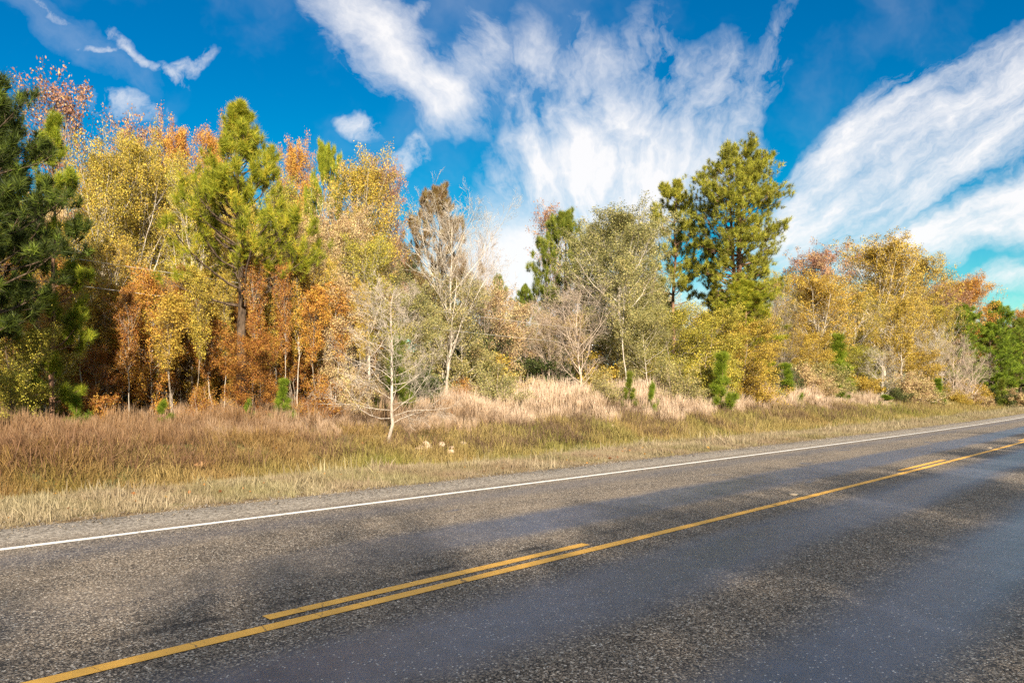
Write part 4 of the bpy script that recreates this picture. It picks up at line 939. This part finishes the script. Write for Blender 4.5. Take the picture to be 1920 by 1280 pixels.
def scatter(name, protos, X, Y, scale, tint, green, label_mat, sink=0.02, tilt=0.12):
    n = len(X); Z = zw(X, Y) - sink
    me = bpy.data.meshes.new(name); me.vertices.add(n); me.vertices.foreach_set('co', np.stack([X, Y, Z], -1).astype(np.float32).ravel())
    for k, a in (('tint', tint), ('green', green), ('size', scale)):
        at_ = me.attributes.new(k, 'FLOAT', 'POINT'); at_.data.foreach_set('value', np.asarray(a, np.float32))
    rot = np.stack([rng.normal(0, tilt, n), rng.normal(0, tilt, n), rng.uniform(0, 6.28, n)], -1)
    at_ = me.attributes.new('rot', 'FLOAT_VECTOR', 'POINT'); at_.data.foreach_set('vector', rot.astype(np.float32).ravel())
    at_ = me.attributes.new('which', 'INT', 'POINT'); at_.data.foreach_set('value', rng.integers(0, len(protos), n).astype(np.int32))
    me.materials.append(label_mat)
    o = link(name, me, kind='stuff')
    g = bpy.data.node_groups.new(name, 'GeometryNodeTree')
    g.interface.new_socket('Geometry', in_out='INPUT', socket_type='NodeSocketGeometry'); g.interface.new_socket('Geometry', in_out='OUTPUT', socket_type='NodeSocketGeometry')
    N = g.nodes; L = g.links
    gi, go = N.new('NodeGroupInput'), N.new('NodeGroupOutput'); iop = N.new('GeometryNodeInstanceOnPoints'); jn = N.new('GeometryNodeJoinGeometry')
    for p in protos:
        oi = N.new('GeometryNodeObjectInfo'); oi.inputs['Object'].default_value = p; oi.inputs['As Instance'].default_value = True; L.new(oi.outputs['Geometry'], jn.inputs[0])
    def na(nm, ty):
        q = N.new('GeometryNodeInputNamedAttribute'); q.data_type = ty; q.inputs['Name'].default_value = nm; return q.outputs['Attribute']
    L.new(gi.outputs[0], iop.inputs['Points']); L.new(jn.outputs[0], iop.inputs['Instance']); iop.inputs['Pick Instance'].default_value = True
    L.new(na('which', 'INT'), iop.inputs['Instance Index'])
    er = N.new('FunctionNodeEulerToRotation'); L.new(na('rot', 'FLOAT_VECTOR'), er.inputs[0]); L.new(er.outputs[0], iop.inputs['Rotation'])
    L.new(na('size', 'FLOAT'), iop.inputs['Scale']); L.new(iop.outputs[0], go.inputs[0])
    md = o.modifiers.new('scatter', 'NODES'); md.node_group = g
    return o


def spots(dens, d0, d1, s0=-14, s1=150, near=16.0, p=1.0, zmin=3):
    """random places whose density per square metre thins with distance; only where the photograph looks"""
    A = (s1 - s0)*(d1 - d0); n = int(A*dens)
    s = rng.uniform(s0, s1, n); d = rng.uniform(d0, d1, n); X, Y = P2(s, d)
    dist = np.hypot(X, Y); keep = rng.uniform(size=n) < np.clip(near/dist, 0, 1)**p
    keep &= (np.abs(X) < Y*0.95 + 4) & (Y > 2)
    X, Y, s, d, dist = X[keep], Y[keep], s[keep], d[keep], dist[keep]
    return X, Y, s, d, np.clip(dist/near, 1, None)**(p*0.45)


def pn(X, Y, f, k=0): return (np.sin(X*f*1.3 + 1.7*k + 2*np.sin(Y*f*0.7 + k)) + np.sin(Y*f*1.1 + k*2.3 + 1.5*np.sin(X*f*0.9)) + np.sin((X+Y)*f*2.3 + k))/3


G = {}
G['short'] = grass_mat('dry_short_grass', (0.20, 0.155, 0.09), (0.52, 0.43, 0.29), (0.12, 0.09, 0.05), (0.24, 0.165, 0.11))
G['bank'] = grass_mat('bank_grass', (0.17, 0.13, 0.045), (0.52, 0.40, 0.16), (0.07, 0.05, 0.025), (0.24, 0.125, 0.045))  # russet left-bank tint, darkened to carry the bank's shade
G['tall'] = grass_mat('tall_dry_grass', (0.34, 0.24, 0.15), (0.68, 0.52, 0.37), (0.16, 0.10, 0.055), (0.235, 0.125, 0.045), (0.78, 0.62, 0.49))  # left-hand russet tint likewise darkened in place of shade
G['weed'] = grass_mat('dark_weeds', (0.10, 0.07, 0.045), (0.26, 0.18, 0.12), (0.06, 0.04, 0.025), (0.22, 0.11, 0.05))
shortT = [tuft('short_tuft', 200+i, 46, 0.16, 0.0035, 0.07, 0.55, G['short']) for i in range(4)]
bankT = [tuft('bank_tuft', 210+i, 46, 0.30, 0.0045, 0.09, 0.65, G['bank'], curl=0.8) for i in range(4)]
tallT = [tuft('tall_tuft', 220+i, 44, 0.80, 0.0048, 0.09, 0.22, G['tall'], plume=0.9) for i in range(4)]
weedT = [tuft('weed_tuft', 230+i, 50, 0.42, 0.0042, 0.13, 0.9, G['weed'], curl=0.9) for i in range(3)]

X, Y, s, d, k = spots(75, 9.0, 12.9)
keep = d > 9.0 + 0.22*pn(X, Y, 1.6) + 0.10*pn(X, Y, 5.0)
X, Y, s, d, k = X[keep], Y[keep], s[keep], d[keep], k[keep]
grn = np.clip((d - 11.6)/0.7, 0, 1)*0.45 + np.clip(pn(X, Y, 0.8, 2)*1.2 + 0.1, 0, 1)*0.45 + np.clip(0.12 - np.abs(d - 9.2), 0, 1)*2 + np.interp(s, [20, 45], [0, 0.15])
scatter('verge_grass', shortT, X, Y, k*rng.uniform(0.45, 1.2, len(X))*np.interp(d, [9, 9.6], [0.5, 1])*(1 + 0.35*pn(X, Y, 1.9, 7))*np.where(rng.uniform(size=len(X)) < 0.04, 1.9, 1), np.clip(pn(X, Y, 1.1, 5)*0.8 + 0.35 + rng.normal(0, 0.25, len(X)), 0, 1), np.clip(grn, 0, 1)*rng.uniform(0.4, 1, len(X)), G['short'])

X, Y, s, d, k = spots(42, 12.6, 19.5)
lim = 16.3 + 1.2*pn(X, Y, 0.5, 3) - np.interp(s, [0, 10, 30, 60], [1.6, 0.8, 0, 0])
keep = d < lim + rng.normal(0, 0.4, len(d)); keep |= s > 70
X, Y, s, d, k = X[keep], Y[keep], s[keep], d[keep], k[keep]
grn = np.clip(pn(X, Y, 0.6, 8)*0.9 + 0.35 - np.clip((9 - s)/9, 0, 0.9), 0, 1)
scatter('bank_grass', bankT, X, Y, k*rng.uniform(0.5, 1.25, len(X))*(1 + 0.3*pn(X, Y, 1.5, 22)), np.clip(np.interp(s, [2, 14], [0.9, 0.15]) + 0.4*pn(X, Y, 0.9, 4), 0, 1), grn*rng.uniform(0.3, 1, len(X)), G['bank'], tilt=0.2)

X, Y, s, d, k = spots(26, 15.0, 27.0, s1=120)
lim = 16.0 + 1.2*pn(X, Y, 0.5, 3) - np.interp(s, [0, 10, 30, 60], [2.0, 0.8, 0, 0])
keep = (d > lim) & ((s < 62) | (rng.uniform(size=len(s)) < 0.3)) & (pn(X, Y, 0.7, 9) + rng.normal(0, 0.35, len(X)) > -0.45)
X, Y, s, d, k = X[keep], Y[keep], s[keep], d[keep], k[keep]
hsc = np.interp(s, [4, 18, 40, 60], [0.62, 0.90, 1.0, 0.8])*np.interp(d - lim[keep], [0, 3], [0.55, 1.0])
scatter('tall_grass', tallT, X, Y, np.minimum(k, 1.5)*hsc*rng.uniform(0.55, 1.2, len(X))*(1 + 0.22*pn(X, Y, 1.4, 21)), np.clip(np.interp(s, [6, 19], [1.2, 0.1]) + 0.3*pn(X, Y, 0.8, 6), 0, 1.1), np.zeros(len(X)), G['tall'], tilt=0.16)

X, Y, s, d, k = spots(18, 14.0, 21.0, s1=70)
keep = (pn(X, Y, 0.75, 12) + rng.normal(0, 0.3, len(X)) > np.interp(s, [5, 25, 50], [-0.25, 0.0, 0.35]))
X, Y, s, d, k = X[keep], Y[keep], s[keep], d[keep], k[keep]
scatter('dead_weeds', weedT, X, Y, k*rng.uniform(0.7, 1.4, len(X)), np.interp(s, [2, 14], [0.9, 0.2]), np.zeros(len(X)), G['weed'], tilt=0.3)

# loose chippings along the ragged edge of the road
r = np.random.default_rng(8); n = 9000
s = r.uniform(-6, 45, n); d = 8.95 + r.normal(0, 0.26, n); d = np.clip(d, 8.2, 9.8); X, Y = P2(s, d); sz = r.uniform(0.005, 0.016, n)*np.where(r.uniform(size=n) < 0.03, 1.8, 1)
base8 = np.array([[1, 0, 0], [0, 1, 0], [-1, 0, 0], [0, -1, 0], [0.1, 0.1, 0.9], [0, 0, -0.7]])
Vt = base8[None]*(1 + 0.35*r.normal(size=(n, 6, 3)))*sz[:, None, None] + np.stack([X, Y, np.maximum(zt(s, d), np.where(d < 8.92, 0.0, -1)) + sz*0.5], -1)[:, None]
T8 = np.array([[0, 1, 4], [1, 2, 4], [2, 3, 4], [3, 0, 4], [1, 0, 5], [2, 1, 5], [3, 2, 5], [0, 3, 5]])
me = mesh_np('gravel', Vt.reshape(-1, 3), [(T8[None] + 6*np.arange(n)[:, None, None]).reshape(-1, 3)], [bark_mat('grey_chippings', (0.07, 0.06, 0.05), (0.36, 0.31, 0.26), 60.0)]); link('gravel', me, kind='stuff')

# near side verge behind the camera
X, Y, s, d, k = spots(4, -6, -1.2, s0=-10, s1=60)
scatter('verge_grass', shortT, X, Y, k*1.6*rng.uniform(0.7, 1.1, len(X)), np.full(len(X), 0.3), np.full(len(X), 0.3), G['short'])

# fallen leaves on the floor of the wood
r = np.random.default_rng(3)
n = 60000
s = r.uniform(-10, 90, n); d = 18 + r.gamma(2.0, 4.0, n); s[:700] = r.uniform(-6, 30, 700); d[:700] = r.uniform(9.2, 16, 700); X, Y = P2(s, d)
c = np.stack([X, Y, zt(s, d) + 0.03 + r.uniform(0, 0.05, n)], -1)
V, Fq = leaves(c, np.array([0, 0, 1.5]), np.where(np.arange(n) < 700, 0.028, 0.06)[:, None], r)
o = link('fallen_leaves', mesh_np('fallen_leaves', V, [Fq], [M['rust']], False, {'v': ('FACE', r.uniform(size=n)), 'g': ('FACE', r.uniform(size=n))}), kind='stuff')
print('tris', sum(len(m.loops) - 2*len(m.polygons) for m in bpy.data.meshes)/1e6, 'objects', len(bpy.data.objects))
